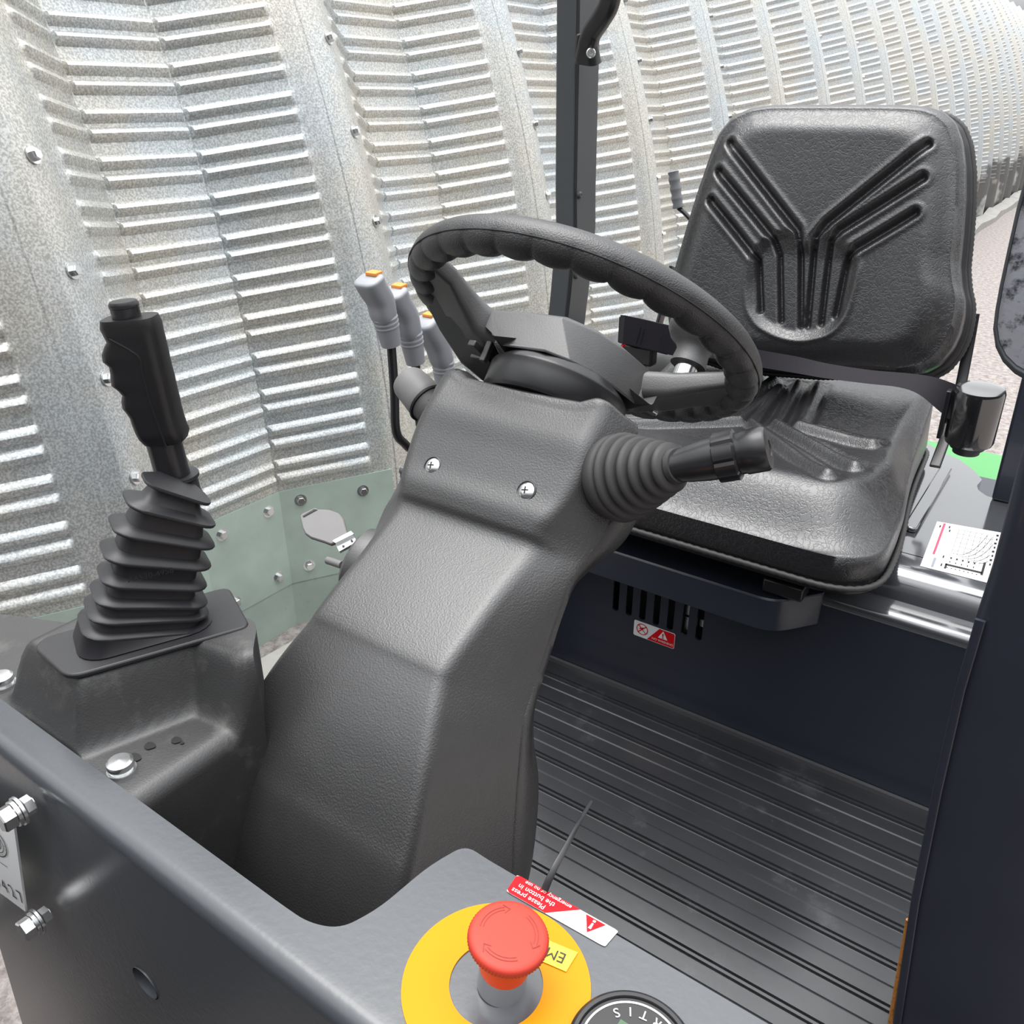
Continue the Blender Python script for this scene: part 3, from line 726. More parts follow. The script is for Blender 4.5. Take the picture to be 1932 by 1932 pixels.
for i_, (a, s_, b) in enumerate(zip(CA, CS, CB)):
    c0 = Vector((0, a.y-.0015, a.z+.0010)); t = i_/NST
    half = [c0, Vector((a.x*.4, a.y-.0012, a.z+.0008)), Vector((a.x*.75, a.y-.0005, a.z+.0003))]+fillet(a, Vector((a.x*.75, a.y-.0005, a.z+.0003)), s_, .009+.006*smooth(.5, .9, t))+[a.lerp(s_, .6)]+fillet(s_, a, s_+(b-s_)*.5, .0025, 2)[:2]
    fs.append([Vector((XC-p.x, p.y, p.z)) for p in reversed(half[1:])]+[Vector((XC+p.x, p.y, p.z)) for p in half])
    m = Vector((0, b.y+.012, b.z-.010))
    hb = [s_+(a-s_).normalized()*.002+Vector((-.002, .002, -.002)), s_+(b-s_).normalized()*.0035, s_.lerp(b, .5)+Vector((.0015, 0, 0))]+fillet(b, s_, m, .014)+[m]
    bs.append([Vector((XC+p.x, p.y, p.z)) for p in hb]+[Vector((XC-p.x, p.y, p.z)) for p in reversed(hb[:-1])])
# rolled top rim of the front shell: fold inward
def shift(sec, k, d): return [p+Vector(d)+(Vector((XC, p.y, p.z))-p)*k for p in sec]
axn = Vector((0, math.sin(math.radians(39.8)), math.cos(math.radians(39.8))))
topF = fs[0]
for k_, amt in ((0, 1.), (1, .75), (2, .45), (3, .2)):     # raised corners of the rim
    for i, p in enumerate(fs[k_]):
        d = abs(p.x-XC); fs[k_][i] = p+axn*.0075*amt*smooth(.055, .076, d)*(1-.5*smooth(.082, .100, d))
def inward(sec, dy, dz, sx): return [Vector((XC+(p.x-XC)*sx, p.y+dy, p.z+dz)) for p in sec]
fold = [inward(topF, .030, -.012, .84), inward(topF, .016, .0005, .91), inward(topF, .008, .0045, .955), inward(topF, .003, .0045, .985)]
q = MB(); v, f = loft(fold+fs, caps=False, closed=False); q.add(v, f)
front = obj('front_cover', q, M_PLASTIC, sc_, angle=75)
q = MB(); fold2 = [[p+Vector((0, -.012, .004))+(Vector((XC, p.y, p.z))-p)*.1 for p in bs[0]]]
v, f = loft(fold2+bs, caps=False, closed=False); q.add(v, f); obj('rear_cover', q, M_PLASTIC, sc_, angle=75)
# top deck closing the head around the shaft
q = MB(); td = [p+Vector((0, .014, -.012)) for p in topF[2:-2]]+[p+Vector((0, -.012, -.004)) for p in bs[0]]
cen = Vector((XC, .610, .578)); q.add(td+[cen], [(i, (i+1) % len(td), len(td)) for i in range(len(td))]); obj('top_deck', q, M_PLASTIC, sc_)
# screws in dimples
for px_, py_ in ((817, 880), (994, 927)):
    A0 = Vector((XC, .5195, .589)); A1 = Vector((XC, .503, .569)); tv = (A0-A1).normalized(); N = Xv.cross(tv); N = N if N.y < 0 else -N
    fv = Vector((XC, .5115, .5795)); P = at(px_, py_, P=fv, N=N)
    q = MB(); q.add(*lathe([(.0085, -.004), (.0085, .0012), (.0078, .0016), (.0074, .0006), (.0070, .0002)], P, N, 28, caps=False)); obj('screw_recess', q, M_GLOSSY, sc_)
    q = MB(); q.add(*lathe([(.0072, 0), (.0070, .0014), (.0052, .0030), (.0025, .0037), (0, .0038)], P, N, 24))
    s_ = obj('screw', q, M_ZINC, sc_, label='bright cross-head screw')
    q = MB(); ux, uy, uz = frame(N, (1, 0, .3))
    for d, e in ((ux, uy), (uy, ux)): q.add([P+N*.0039+d*a*.0030+e*b*.0006 for a, b in ((-1, -1), (1, -1), (1, 1), (-1, 1))], [(0, 1, 2, 3)])
    obj('cross_slot', q, M_INK, s_, flat=True)

# ================================================================== STEERING WHEEL
WC = Vector((XC, .656, .657)); AL = math.radians(39.8)
WN = Vector((0, math.sin(AL), math.cos(AL))); WV = Vector((0, math.cos(AL), -math.sin(AL)))
def wp(a, b, h): return WC+Xv*a+WV*b+WN*h
sw = empty('steering_wheel', tuple(WC), 'black steering wheel with scalloped rim above the steering column', 'steering wheel')
RW, rt = .1506, .0150
q = MB(); NS, NT = 448, 28; v = []; f = []
for i in range(NS):
    t = 2*pi*i/NS
    for j in range(NT):
        p = 2*pi*j/NT; r = rt
        inner = max(0, -math.cos(p)); und = max(0, -math.sin(p))
        w = min(1., max(inner, 0)+und*.45)
        r += .0036*w*(abs(math.sin(t*16))**.55*1.4-1.1)
        R = RW+r*math.cos(p); v.append(wp(R*math.cos(t), R*math.sin(t), r*1.04*math.sin(p)))
for i in range(NS):
    for j in range(NT): a, b = (i+1) % NS, (j+1) % NT; f.append((i*NT+j, a*NT+j, a*NT+b, i*NT+b))
q.add(v, f); rim = obj('rim', q, M_WHEEL, sw, angle=80)
q = MB(); q.add(*sweep([wp((RW+.0146)*math.cos(2*pi*i/120), (RW+.0146)*math.sin(2*pi*i/120), -.0045) for i in range(121)], circ(.0006, 6))); obj('rim_seam', q, M_SEAL, sw)
# hub cap: faceted block
def wpx(x, y, h):
    p = at(x, y, P=wp(0, 0, h), N=WN)-wp(0, 0, h); return (p.x, p.dot(WV))
hu = [wpx(x, y, -.012) for x, y in ((908, 608), (928, 588), (990, 592), (1060, 601), (1130, 631), (1185, 667), (1222, 699), (1250, 728))]
hl_ = [wpx(x, y, -.047) for x, y in ((926, 630), (946, 651), (1028, 663), (1075, 682), (1115, 703), (1157, 730), (1200, 763), (1232, 764))]
tail = [(.062, .082), (.02, .085), (-.04, .070), (-.088, .028)]
hu += tail; hl_ += [(.045, .050), (.015, .056), (-.025, .048), (-.052, .018)]
q = MB(); secs = [[wp(a*.82, b*.82, -.006) for a, b in hu], [wp(a*.985, b*.985, -.0105) for a, b in hu], [wp(a, b, -.0125) for a, b in hu], [wp(a, b, -.0455) for k, (a, b) in enumerate(hl_)], [wp(a*.985, b*.985, -.0475) for k, (a, b) in enumerate(hl_)], [wp(a*.5, b*.5, -.030) for a, b in hl_]]
q.add(*loft(secs)); obj('hub_cap', q, M_HUB, sw, bevel=.0025, bseg=3, angle=25)
q = MB(); q.add(*lathe([(.050, -.040), (.0640, -.0535), (.0648, -.056), (.0642, -.078), (.0620, -.0815), (.052, -.0825), (.050, -.0820)], wp(-.002, .004, 0), WN, 64)); obj('hub_drum', q, M_GLOSSY, sw, label='smooth black drum under the hub')
q = MB(); q.add(*lathe([(.053, -.080), (.053, -.094), (.050, -.100), (.030, -.118)], wp(-.002, .004, 0), WN, 56)); obj('hub_collar', q, M_CAP, sw)
# spokes
def spoke(pts, name='spoke', m=M_HUB):
    """pts: (a, b, h, half width, half thickness) from rim to hub"""
    P = [wp(a, b, h) for a, b, h, _, _ in pts]; secs = []
    for i, (a, b, h, w, t) in enumerate(pts):
        d = (P[min(i+1, len(P)-1)]-P[max(i-1, 0)]); d = (d-WN*d.dot(WN)).normalized(); s = WN.cross(d)
        secs.append([P[i]+s*x+WN*y for x, y in rrect(w, t, min(w, t)*.6, 4)])
    q = MB(); q.add(*loft(secs)); return obj(name, q, m, sw, angle=60)
spoke([(-.128, -.075, -.001, .038, .0085), (-.116, -.062, -.003, .029, .0085), (-.106, -.046, -.012, .024, .012), (-.096, -.028, -.020, .024, .016), (-.080, -.012, -.026, .026, .016)])
spoke([(.136, .068, .000, .034, .0080), (.118, .064, -.004, .024, .009), (.100, .060, -.010, .021, .011), (.080, .056, -.018, .021, .013), (.055, .050, -.026, .024, .014)])
spoke([(-.020, .150, .0, .034, .008), (-.020, .120, -.006, .024, .010), (-.015, .090, -.020, .022, .013), (-.01, .06, -.026, .022, .013)])
# dark deep web under the left spoke with clips
wb = [(797, 560, -.010), (836, 536, -.006), (872, 585, -.022), (906, 640, -.036), (928, 686, -.050), (914, 722, -.064), (868, 684, -.052), (828, 622, -.030)]
wq = [at(x, y, P=wp(0, 0, h), N=WN) for x, y, h in wb]
q = MB(); q.add(*loft([wq, [p+WN*.006+WV*.03 for p in wq]])); obj('spoke_web', q, M_GLOSSY, sw, bevel=.002)
q = MB()
q.add(*box(wp(-.076, -.023, -.046), (.004, .020, .003), x=Xv, z=WN)); q.add(*box(wp(-.066, -.030, -.047), (.003, .003, .010), x=Xv, z=WN)); q.add(*box(wp(-.088, -.010, -.045), (.007, .004, .004), x=Xv, z=WN))
obj('clip', q, M_HUB, sw, bevel=.001)
# spinner knob
kx, ky = .086, .054
q = MB(); q.add(*lathe([(.0105, -.012), (.0105, .013)], wp(kx, ky, 0), WN, 24)); obj('knob_stud', q, M_CHROME, sw)
q = MB(); q.add(*lathe([(.0145, .0085), (.0165, .0085), (.0160, .013), (.0150, .022), (.0180, .027), (.0250, .032), (.0292, .039), (.0298, .045), (.0285, .052), (.0250, .059), (.0185, .0645), (.0100, .0675), (0, .0682)], wp(kx, ky, 0), WN, 44)); obj('spinner_knob', q, M_HUB, sw, angle=50, label='grey-black mushroom spinner knob')
q = MB(); kb = wp(.062, .070, -.032); hexbolt(q, kb, -WN, .0058, .004); obj('bolt', q, M_ZINC, sw, angle=20)

# ================================================================== STALKS
s1 = empty('control_stalk', at(1240, 900, X=-.2), 'black control stalk with ribbed ring and rubber boot pointing at seat', 'stalk')
B0 = at(1160, 905, X=-.268)
tip = at(1450, 845, Y=B0.y+.045); base2 = at(1275, 880, Y=B0.y+.028)
sax = (tip-base2).normalized(); b0 = at(1185, 912, Y=B0.y+.004)
bax = (base2-b0).normalized()
q = MB()
b0_ = at(1165, 903, X=-.288)
Lb = (base2-b0_).length; bx = (base2-b0_).normalized()
pr = [(.026, -.012), (.0335, -.004), (.0355, .004), (.0335, .008)]
fold_n = 6
for k in range(fold_n):
    t = (k+.5)/fold_n; rr = .0345*(1-t)+.0155*t; h = .008+(Lb-.009)*((k)/fold_n)
    dh = (Lb-.009)/fold_n
    pr += [(rr-.0052, h+dh*.05), (rr-.0010, h+dh*.16), (rr+.0016, h+dh*.36), (rr+.0018, h+dh*.60), (rr-.0008, h+dh*.82), (rr-.0058, h+dh*.97)]
pr += [(.0135, Lb), (.0128, Lb+.004), (.010, Lb+.004)]
# droop the outer folds a little
q.add(*lathe(pr, b0_, bx, 40)); obj('boot', q, M_BOOT, s1, angle=60)
Ls = (tip-base2).length
q = MB(); q.add(*lathe([(.0118, -.006), (.0118, .002), (.0135, .010), (.0150, .022), (.0155, Ls*.50)], base2, sax, 32)); obj('stem', q, M_GLOSSY, s1)
q = MB(); secs = []
for r, h in ((.0150, Ls*.44), (.0180, Ls*.46), (.0184, Ls*.67), (.0164, Ls*.69)):
    secs.append((r, h))
ux, uy, uz = frame(sax); ss = []
for r, h in secs:
    ss.append([base2+uz*h+(ux*math.cos(2*pi*j/48)+uy*math.sin(2*pi*j/48))*(r*(1-.07*(j % 6 in (0,)))) for j in range(48)])
q.add(*loft(ss)); obj('ring', q, M_GLOSSY, s1, angle=25, label='ribbed turning ring')
q = MB(); q.add(*lathe([(.0150, Ls*.66), (.0150, Ls*.74), (.0158, Ls*.76), (.0160, Ls*.97), (.0148, Ls*1.0), (.0110, Ls*1.015), (.0060, Ls*1.015), (.0055, Ls*1.005), (0, Ls*1.005)], base2, sax, 32)); obj('tip', q, M_GLOSSY, s1)

s2 = empty('switch_stalk', at(790, 760, X=-.54), 'dark grey switch stalk poking out behind the column head', 'stalk')
K0 = at(772, 722, X=-.560); K1 = at(845, 800, X=-.50); ax = (K0-K1).normalized(); Lk = (K0-K1).length
q = MB(); q.add(*lathe([(.0125, Lk*.30), (.0205, Lk*.50), (.0200, Lk*.62), (.0180, Lk*1.0), (.0165, Lk*1.05), (.008, Lk*1.08), (0, Lk*1.08)], K1, ax, 32)); obj('knob', q, M_CAP, s2)
q = MB(); q.add(*lathe([(.0215, Lk*.47), (.0220, Lk*.50), (.0200, Lk*.53)], K1, ax, 32)); obj('knob_ring', q, M_SEAL, s2)
q = MB(); q.add(*lathe([(.0135, -.02), (.0135, Lk*.5)], K1, ax, 24)); obj('stem', q, M_BOOT, s2)
q = MB(); q.add(*lathe([(.030, -.03), (.031, -.005), (.029, 0.005), (.026, .010), (.027, .014), (.020, .020), (.0135, .022)], K1, ax, 32)); obj('boot', q, M_BOOT, s2)

# ---- ignition switch housing with cover flap on the left side of the column
ig = empty('ignition_switch', at(650, 1050, X=-.50), 'black ignition switch with open round cover flap beside the column', 'switch')
q = MB(); ic = at(700, 1070, X=-.478); iax = Vector((-.9, -.25, .30)).normalized()
q.add(*lathe([(.034, -.03), (.034, .006), (.031, .014), (.024, .018), (.020, .018), (.019, .012), (0, .012)], ic, iax, 40)); obj('housing', q, M_HUB, ig)
fO = at(655, 1028, X=-.502)
fx = (at(666, 1012, X=-.502)-at(622, 1040, X=-.502)); 
fN = Vector((.25, -.5, .83)).normalized()
fc = at(612, 995, P=fO, N=fN)
def fpnt(x, y): return at(x, y, P=fO, N=fN)
ol = [(565, 973), (570, 968), (594, 957), (600, 960), (622, 961), (640, 968), (648, 978), (654, 1000), (658, 1008), (637, 1022), (624, 1027), (611, 1022), (586, 1014), (575, 1006), (570, 995)]
olw = [fpnt(x, y) for x, y in ol]
q = MB(); q.add(*loft([[p-fN*.0045 for p in olw], [p for p in olw]])); flap = obj('cover_flap', q, M_CAP, ig, bevel=.0012, angle=40)
q = MB(); q.add(*loft([[fpnt(x, y)+fN*h for x, y in ((571, 974), (593, 961), (599, 962), (594, 964.5), (573, 976))] for h in (-.001, .0006)])); obj('pull_slot', q, M_SEAL, flap)
q = MB(); br_ = [fpnt(634, 1027), fpnt(668, 1010), fpnt(672, 1022), fpnt(640, 1040)]
bn = (br_[1]-br_[0]).cross(br_[3]-br_[0]).normalized(); bn = bn if bn.dot(CAM-br_[0]) > 0 else -bn
q.add(*loft([[p-bn*.004 for p in br_], [p for p in br_]])); top_ = [fpnt(630, 1024), fpnt(664, 1006), fpnt(669, 1011), fpnt(635, 1028)]
q.add(*loft([[p-fN*.002+fN*.002 for p in top_], [p+fN*.004 for p in top_]])); obj('hinge', q, M_ZINC, ig, label='bright steel hinge')
q = MB()
for x, y in ((648, 1031), (664, 1021)): q.add(*lathe([(.0012, 0), (.0012, .0006), (0, .0006)], fpnt(x, y)+bn*.0002, bn, 12))
obj('hinge_rivet', q, M_INK, ig)
q = MB(); k0 = at(645, 1066, X=-.495); k1 = at(618, 1057, X=-.513); q.add(*lathe([(.0035, 0), (.0035, (k1-k0).length)], k0, k1-k0, 16)); obj('lock_pin', q, M_CAP, ig)

# ================================================================== HYDRAULIC LEVERS
def lever(kt, sleeve_top, sleeve_bot, rod, label, X):
    """kt: front end and back end of the grip's head in the photograph"""
    P = lambda x, y, X_=X: at(x, y, X=X_)
    root = empty('hydraulic_lever', (X, min(.97, P(*rod[-1]).y+.015), .197), label, 'lever', 'grey-knobbed hydraulic levers by the seat')
    a = P(*kt[0]); b = P(*sleeve_top); c = P(*sleeve_bot)
    path = [a+Vector((0, 0, .0045)), a.lerp(b, .22)+Vector((0, 0, .0035)), a.lerp(b, .55)+Vector((0, .004, .001)), b.lerp(a, .12), b]
    pth = catmull(path, 6); n = len(pth)
    def pr(i, n_):
        t = i/(n_-1); w = .0185*(1-t)+.0150*t; h = .0150; 
        if i == 0: w *= .75; h *= .75
        if i == 1: w *= .93; h *= .93
        return rrect(h, w, min(h, w)*.75, 4)
    q = MB(); q.add(*sweep(pth, pr, up=(0, 1, 0))); kn = obj('knob', q, M_GREY, root, angle=60)
    ctop = P(*kt[1]); q = MB(); q.add(*box(ctop+Vector((.001, .003, .0010)), (.0085, .0065, .0022), x=Xv, z=(0, -.12, 1))); obj('cap_inlay', q, M_ORANGE, kn, bevel=.001, label='orange inlay on top of the knob')
    ax = c-b; L = ax.length
    q = MB(); prf = [(.0150, -.001), (.0162, .001), (.0162, L*.06), (.0150, L*.07), (.0150, L*.16), (.0160, L*.17), (.0160, L*.22), (.0150, L*.23), (.0150, L*.30), (.0158, L*.31), (.0158, L*.35), (.0150, L*.37), (.0128, L), (.0100, L*1.01)]
    q.add(*lathe(prf, b, ax, 28)); obj('sleeve', q, M_GREY, root, angle=25)
    q = MB(); rp = [c]+[P(*r) for r in rod]; rp.append(Vector((rp[-1].x, min(.97, rp[-1].y+.015), .1965))); q.add(*sweep(catmull(rp, 6), circ(.0060, 12))); obj('rod', q, M_GLOSSY, root)
    return root
lever([(695, 532), (701, 517.5)], (726, 597), (738, 650), [(744, 735), (748, 815), (768, 842), (800, 885)], 'front grey-knobbed lever farthest from the seat, with bent black rod', -.74)
lever([(741, 556), (749, 541)], (774, 628), (784, 684), [(788, 735), (792, 800), (815, 860)], 'middle one of three grey-knobbed levers, behind the switch stalk', -.75)
lever([(800, 611), (807, 595.5)], (836, 682), (839, 735), [(842, 790), (850, 850)], 'rear grey-knobbed lever nearest the steering wheel hub', -.76)
# control block hidden under the levers, so that the rods have somewhere to go
q = MB(); q.add(*box((-.77, .885, .10), (.07, .10, .095))); obj('valve_block', q, M_NAVY, label='dark control block the grey-knobbed levers rise from', cat='control block', bevel=.006)

# ================================================================== SEAT
seat = empty('driver_seat', (-.40, 1.2, .31), 'black vinyl driver seat with pressed chevron pattern on glossy base', 'seat')
# backrest: local frame on its front plane
BB = Vector((-.402, 1.285, .470)); BT = Vector((-.402, 1.395, .846)); bup = (BT-BB).normalized(); bN = Xv.cross(bup); bN = bN if bN.y < 0 else -bN   # towards the driver
HB_ = (BT-BB).length
def bl(x, y):
    p = at(x, y, P=BB, N=bN)-BB; return (p.x, p.dot(bup))
rt_ = [bl(*p) for p in ((1600, 183), (1700, 183), (1745, 186), (1775, 196), (1797, 215), (1810, 250), (1816, 300), (1816, 360), (1811, 430), (1805, 490), (1808, 530), (1815, 560), (1814, 590), (1806, 625), (1792, 655), (1768, 685), (1738, 701), (1700, 706), (1620, 700))]
lt_ = [bl(*p) for p in ((1500, 183.5), (1440, 184.5), (1402, 191), (1368, 208), (1343, 238), (1327, 275), (1306, 340), (1283, 420), (1263, 490), (1251, 535), (1244, 575), (1246, 612), (1260, 642), (1290, 668), (1340, 684), (1420, 694), (1520, 701))]
full = rt_+list(reversed(lt_))
# grooves
GR = [[(1374, 268), (1504, 434), (1508, 470), (1507, 615)], [(1355, 323), (1458, 449), (1468, 480), (1470, 605)], [(1342, 379), (1412, 468), (1428, 490), (1432, 585)],
      [(1748, 270), (1560, 420), (1538, 447), (1532, 480), (1520, 615)], [(1740, 335), (1583, 434), (1566, 455), (1560, 490), (1546, 610)], [(1726, 402), (1615, 468), (1598, 485), (1591, 510), (1574, 595)]]
GL = [[bl(*p) for p in g] for g in GR]
trunk = [bl(*p) for p in ((1420, 470), (1452, 440), (1500, 430), (1520, 470), (1540, 430), (1590, 450), (1620, 490), (1604, 560), (1588, 605), (1560, 630), (1511, 642), (1470, 634), (1430, 612), (1412, 585), (1408, 540))]
def seg_d(p, a, b):
    ex, ey = b[0]-a[0], b[1]-a[1]; t = max(0, min(1, ((p[0]-a[0])*ex+(p[1]-a[1])*ey)/(ex*ex+ey*ey))); return math.hypot(p[0]-a[0]-ex*t, p[1]-a[1]-ey*t)
TRV = [Vector(p) for p in rounded(trunk, .016, 5)]
def back_detail(x, h):
    z = 0
    d = min(min(seg_d((x, h), a, b) for a, b in zip(g, g[1:])) for g in GL)
    sd = poly_sd(Vector((x, h)), TRV); k = smooth(-.004, .006, sd)
    z -= .0105*math.exp(-(d/(.0040+.0018*k))**2.6)
    z += .0018*k*math.exp(-((d-.011)/.004)**2)
    z -= .0085*(1-smooth(-.014, .003, sd))*(1-.85*smooth(.165, .215, h))
    z += .0022*math.exp(-((sd-.004)/.004)**2)*(1-smooth(.15, .19, h))
    return z
q = MB(); n = len(full)
fr = []
# dense boundary
def resample(poly, N):
    P = [Vector(p) for p in poly]; P.append(P[0]); L = [0]
    for a, b in zip(P, P[1:]): L.append(L[-1]+(b-a).length)
    out = []; j = 0
    for k in range(N):
        s = L[-1]*k/N
        while L[j+1] < s: j += 1
        t = (s-L[j])/(L[j+1]-L[j] or 1); out.append(P[j].lerp(P[j+1], t))
    return out
N = 420; bd = resample(full, N)
for _ in range(3): bd = [(bd[i-1]+bd[i]*2+bd[(i+1) % N])/4 for i in range(N)]
cx = Vector((-.014, HB_*.5)); rings_ = []; secs = []
RN = 110
for k in range(RN+1):
    s = (k/RN)**.85 if k else .004; sec = []
    for p in bd:
        w = cx.lerp(p, s*.955); edge_ = .022*(1-smooth(.0, 1., (1-s)*4.2))**1.6
        bow = -.010*(1-(w.x/.22)**2)*0-.012*((w.y/HB_-.35)**2)
        side = .010*smooth(.10, .20, abs(w.x))*(1-smooth(.2, .36, w.y))
        z = .045+back_detail(w.x, w.y)+side-edge_*.9
        sec.append(BB+Xv*w.x+bup*w.y+bN*(z-.045))
    secs.append(sec)
for s, z in ((.975, -.026), (.992, -.031), (1.0, -.038), (1.0, -.055), (.985, -.066), (.95, -.072), (.6, -.076), (.01, -.076)):
    secs.append([BB+Xv*cx.lerp(p, s).x+bup*cx.lerp(p, s).y+bN*z for p in bd])
q.add(*loft(secs)); obj('backrest', q, M_VINYL, seat, angle=70)
# back shell with zipped edge
q = MB(); secs = []
for s, z in ((.93, -.074), (1.0, -.074), (1.022, -.078), (1.022, -.092), (1.0, -.104), (.9, -.112), (.01, -.116)):
    secs.append([BB+Xv*cx.lerp(p, s).x+bup*(cx.lerp(p, s).y)+bN*z for p in bd])
q.add(*loft(secs)); obj('back_shell', q, M_RUBBER, seat, angle=60)
q = MB(); zc = []
for i, p in enumerate(bd): zc.append(BB+Xv*cx.lerp(p, 1.026).x+bup*cx.lerp(p, 1.026).y+bN*-.085)
def zp(i, n_): r = .0052 if i % 2 else .0042; return circ(r, 8)
q.add(*sweep(zc+[zc[0]], zp, caps=False)); obj('back_edging', q, M_BOOT, seat, angle=60)
# cushion
SXc = -.417
def cush_half(v):   # v 0 rear .. 1 front
    return .205+(.253-.205)*smooth(0, .75, v)
Yr, Yf = 1.475, .925
def cu_pt(u, v):   # u,v in [-1,1] mapped to a rounded rectangle; v=+1 front
    m = max(abs(u), abs(v))
    if m > 1e-6:
        nrm = (abs(u/m)**7+abs(v/m)**7)**(1/7); uu, vv = u/nrm, v/nrm
    else: uu, vv = u, v
    t = (vv+1)/2; return SXc+uu*cush_half(t), Yr+(Yf-Yr)*t
def sl(x, y): p = at(x, y, Z=.415); return (p.x, p.y)
ridges_px = [[(1470, 742), (1420, 788), (1560, 902)], [(1503, 738), (1466, 790), (1612, 882)], [(1540, 742), (1508, 795), (1645, 838)]]
RG = [[sl(*p) for p in r] for r in ridges_px]
xm = SXc
RG += [[(2*xm-x, y) for x, y in r] for r in RG]
def cush_z(x, y, u, v):
    z = .412+.022*smooth(1.22, 1.44, y)
    z += .010*smooth(.62, .98, abs(u))*(1-.4*smooth(.3, 1, v))   # side bolsters
    z += .009*smooth(.40, .68, v)                                   # front roll
    z -= .006*math.exp(-((x-SXc)/.12)**2-((y-1.2)/.14)**2)
    d = min(min(seg_d((x, y), a, b) for a, b in zip(g, g[1:])) for g in RG)
    z += .0085*math.exp(-(d/.0085)**2.4)
    z -= .0045*math.exp(-((d-.0155)/.006)**2)
    return z
co = []
for k in range(7): w = k/6; co.append((SXc+cush_half(w), Yr+(Yf-Yr)*w))
co = [(SXc+.218, Yr), (SXc+.236, 1.25), (SXc+.263, 1.08), (SXc+.270, Yf), (SXc-.270, Yf), (SXc-.263, 1.08), (SXc-.236, 1.25), (SXc-.218, Yr)]
co = rounded(co, [.045, .1, .08, .075, .075, .08, .1, .045], 8)
NB = 360; cb = resample(co, NB)
for _ in range(4): cb = [(cb[i-1]+cb[i]*2+cb[(i+1) % NB])/4 for i in range(NB)]
q = MB(); v = []; f = []; RC = 90; ctr = Vector((SXc, (Yr+Yf)/2))
for k in range(RC+1):
    r_ = .985*max(.004, k/RC)
    for p in cb:
        w2 = ctr.lerp(p, r_); u = (w2.x-SXc)/.24; w = -(w2.y-ctr.y)/((Yr-Yf)/2); fr_ = smooth(.2, .9, w)
        rr__ = smooth(-.3, -.8, w); drop = (.045+.016*fr_-.018*rr__)*smooth(.80-.20*fr_+.06*rr__, 1.0, r_)**1.7
        v.append((w2.x, w2.y, cush_z(w2.x, w2.y, u, w)-drop))
for k in range(RC):
    for i in range(NB): j2 = (i+1) % NB; f.append((k*NB+i, k*NB+j2, (k+1)*NB+j2, (k+1)*NB+i))
f.append(tuple(range(NB-1, -1, -1)))
per = [RC*NB+i for i in range(NB)]; prev = per
cxy = Vector((SXc, (Yr+Yf)/2))
for sc_k, zz in ((1.012, .365), (1.018, .345), (1.012, .328), (1.0, .322), (.5, .322)):
    cur = []
    for idx in per:
        p = v[idx]; cur.append(len(v)); v.append((cxy.x+(p[0]-cxy.x)*sc_k, cxy.y+(p[1]-cxy.y)*sc_k, zz if sc_k > .9 or True else zz))
    for i in range(len(per)): j = (i+1) % len(per); f.append((prev[i], prev[j], cur[j], cur[i]))
    prev = cur
f.append(tuple(prev)); q.add(v, f)
cush = obj('cushion', q, M_VINYL, seat, angle=70)
q = MB(); pip = []
for idx in per[::1]:
    p = v[idx]; pip.append(Vector((cxy.x+(p[0]-cxy.x)*1.03, cxy.y+(p[1]-cxy.y)*1.03, .327)))
def zp2(i, n_): r = .0042 if i % 2 else .0034; return circ(r, 8)
q.add(*sweep(pip+[pip[0]], zp2, caps=False)); obj('piping', q, M_BOOT, seat, angle=60, label='beaded piping round the cushion foot')
q = MB(); secs = []
for sc_k, zz in ((1.02, .3235), (1.02, .318), (.98, .311)):
    secs.append([Vector((cxy.x+(v[i][0]-cxy.x)*sc_k, cxy.y+(v[i][1]-cxy.y)*sc_k, zz)) for i in per[::3]])
q.add(*loft(secs)); obj('seat_pan', q, M_GLOSSY, seat)
# hinge brackets joining cushion and backrest on both sides
q = MB(); q.add(*sweep(catmull([at(1838, 592, Y=1.42), at(1826, 660, Y=1.405), at(1811, 735, Y=1.38), at(1793, 800, Y=1.34), at(1764, 880, Y=1.27)], 6), rrect(.0075, .0028, .0022, 3), up=Xv)); obj('side_bracket', q, M_GLOSSY, seat)
q = MB(); q.add(*sweep(catmull([Vector((-.672, 1.30, .335)), Vector((-.672, 1.352, .40)), Vector((-.664, 1.40, .50)), Vector((-.662, 1.425, .58))], 6), rrect(.003, .011, .0025, 3), up=Xv)); obj('side_bracket', q, M_GLOSSY, seat)

# ---- lap belt
bt = empty('seat_belt', (-.3, 1.28, .48), 'black lap belt webbing lying across the seat to the reel', 'seat belt')
def ribbon(path, widths, nrm, t=.0012):
    secs = []
    for P, w in zip(path, widths):
        P = Vector(P); w = Vector(w); n_ = Vector(nrm).normalized()*t; secs.append([P-w-n_, P+w-n_, P+w+n_, P-w+n_])
    return loft(secs)
pp = [at(1380, 665, Y=1.235), at(1430, 676, Y=1.232), at(1500, 688, Y=1.228), at(1560, 700, Y=1.225), at(1640, 711, Y=1.22), at(1700, 717, Y=1.215), at(1745, 727, Y=1.21), at(1782, 748, Y=1.198), at(1806, 764, Y=1.19)]
ww = [Vector((0, .004, .0120)), Vector((0, .004, .0118)), Vector((0, .006, .0105)), Vector((0, .008, .0085)), Vector((0, .008, .0075)), Vector((0, .008, .008)), Vector((.004, .008, .011)), Vector((.003, .004, .0185)), Vector((.0, .002, .0235))]
pp2 = [Vector((-.585, 1.30, .47)), Vector((-.54, 1.27, .485))]+pp
ww2 = [Vector((0, .004, .012))]*2+ww
q = MB(); q.add(*ribbon(catmull(pp2, 4), catmull(ww2, 4), (0, -1, .35))); obj('webbing', q, M_WEB, bt, angle=50)
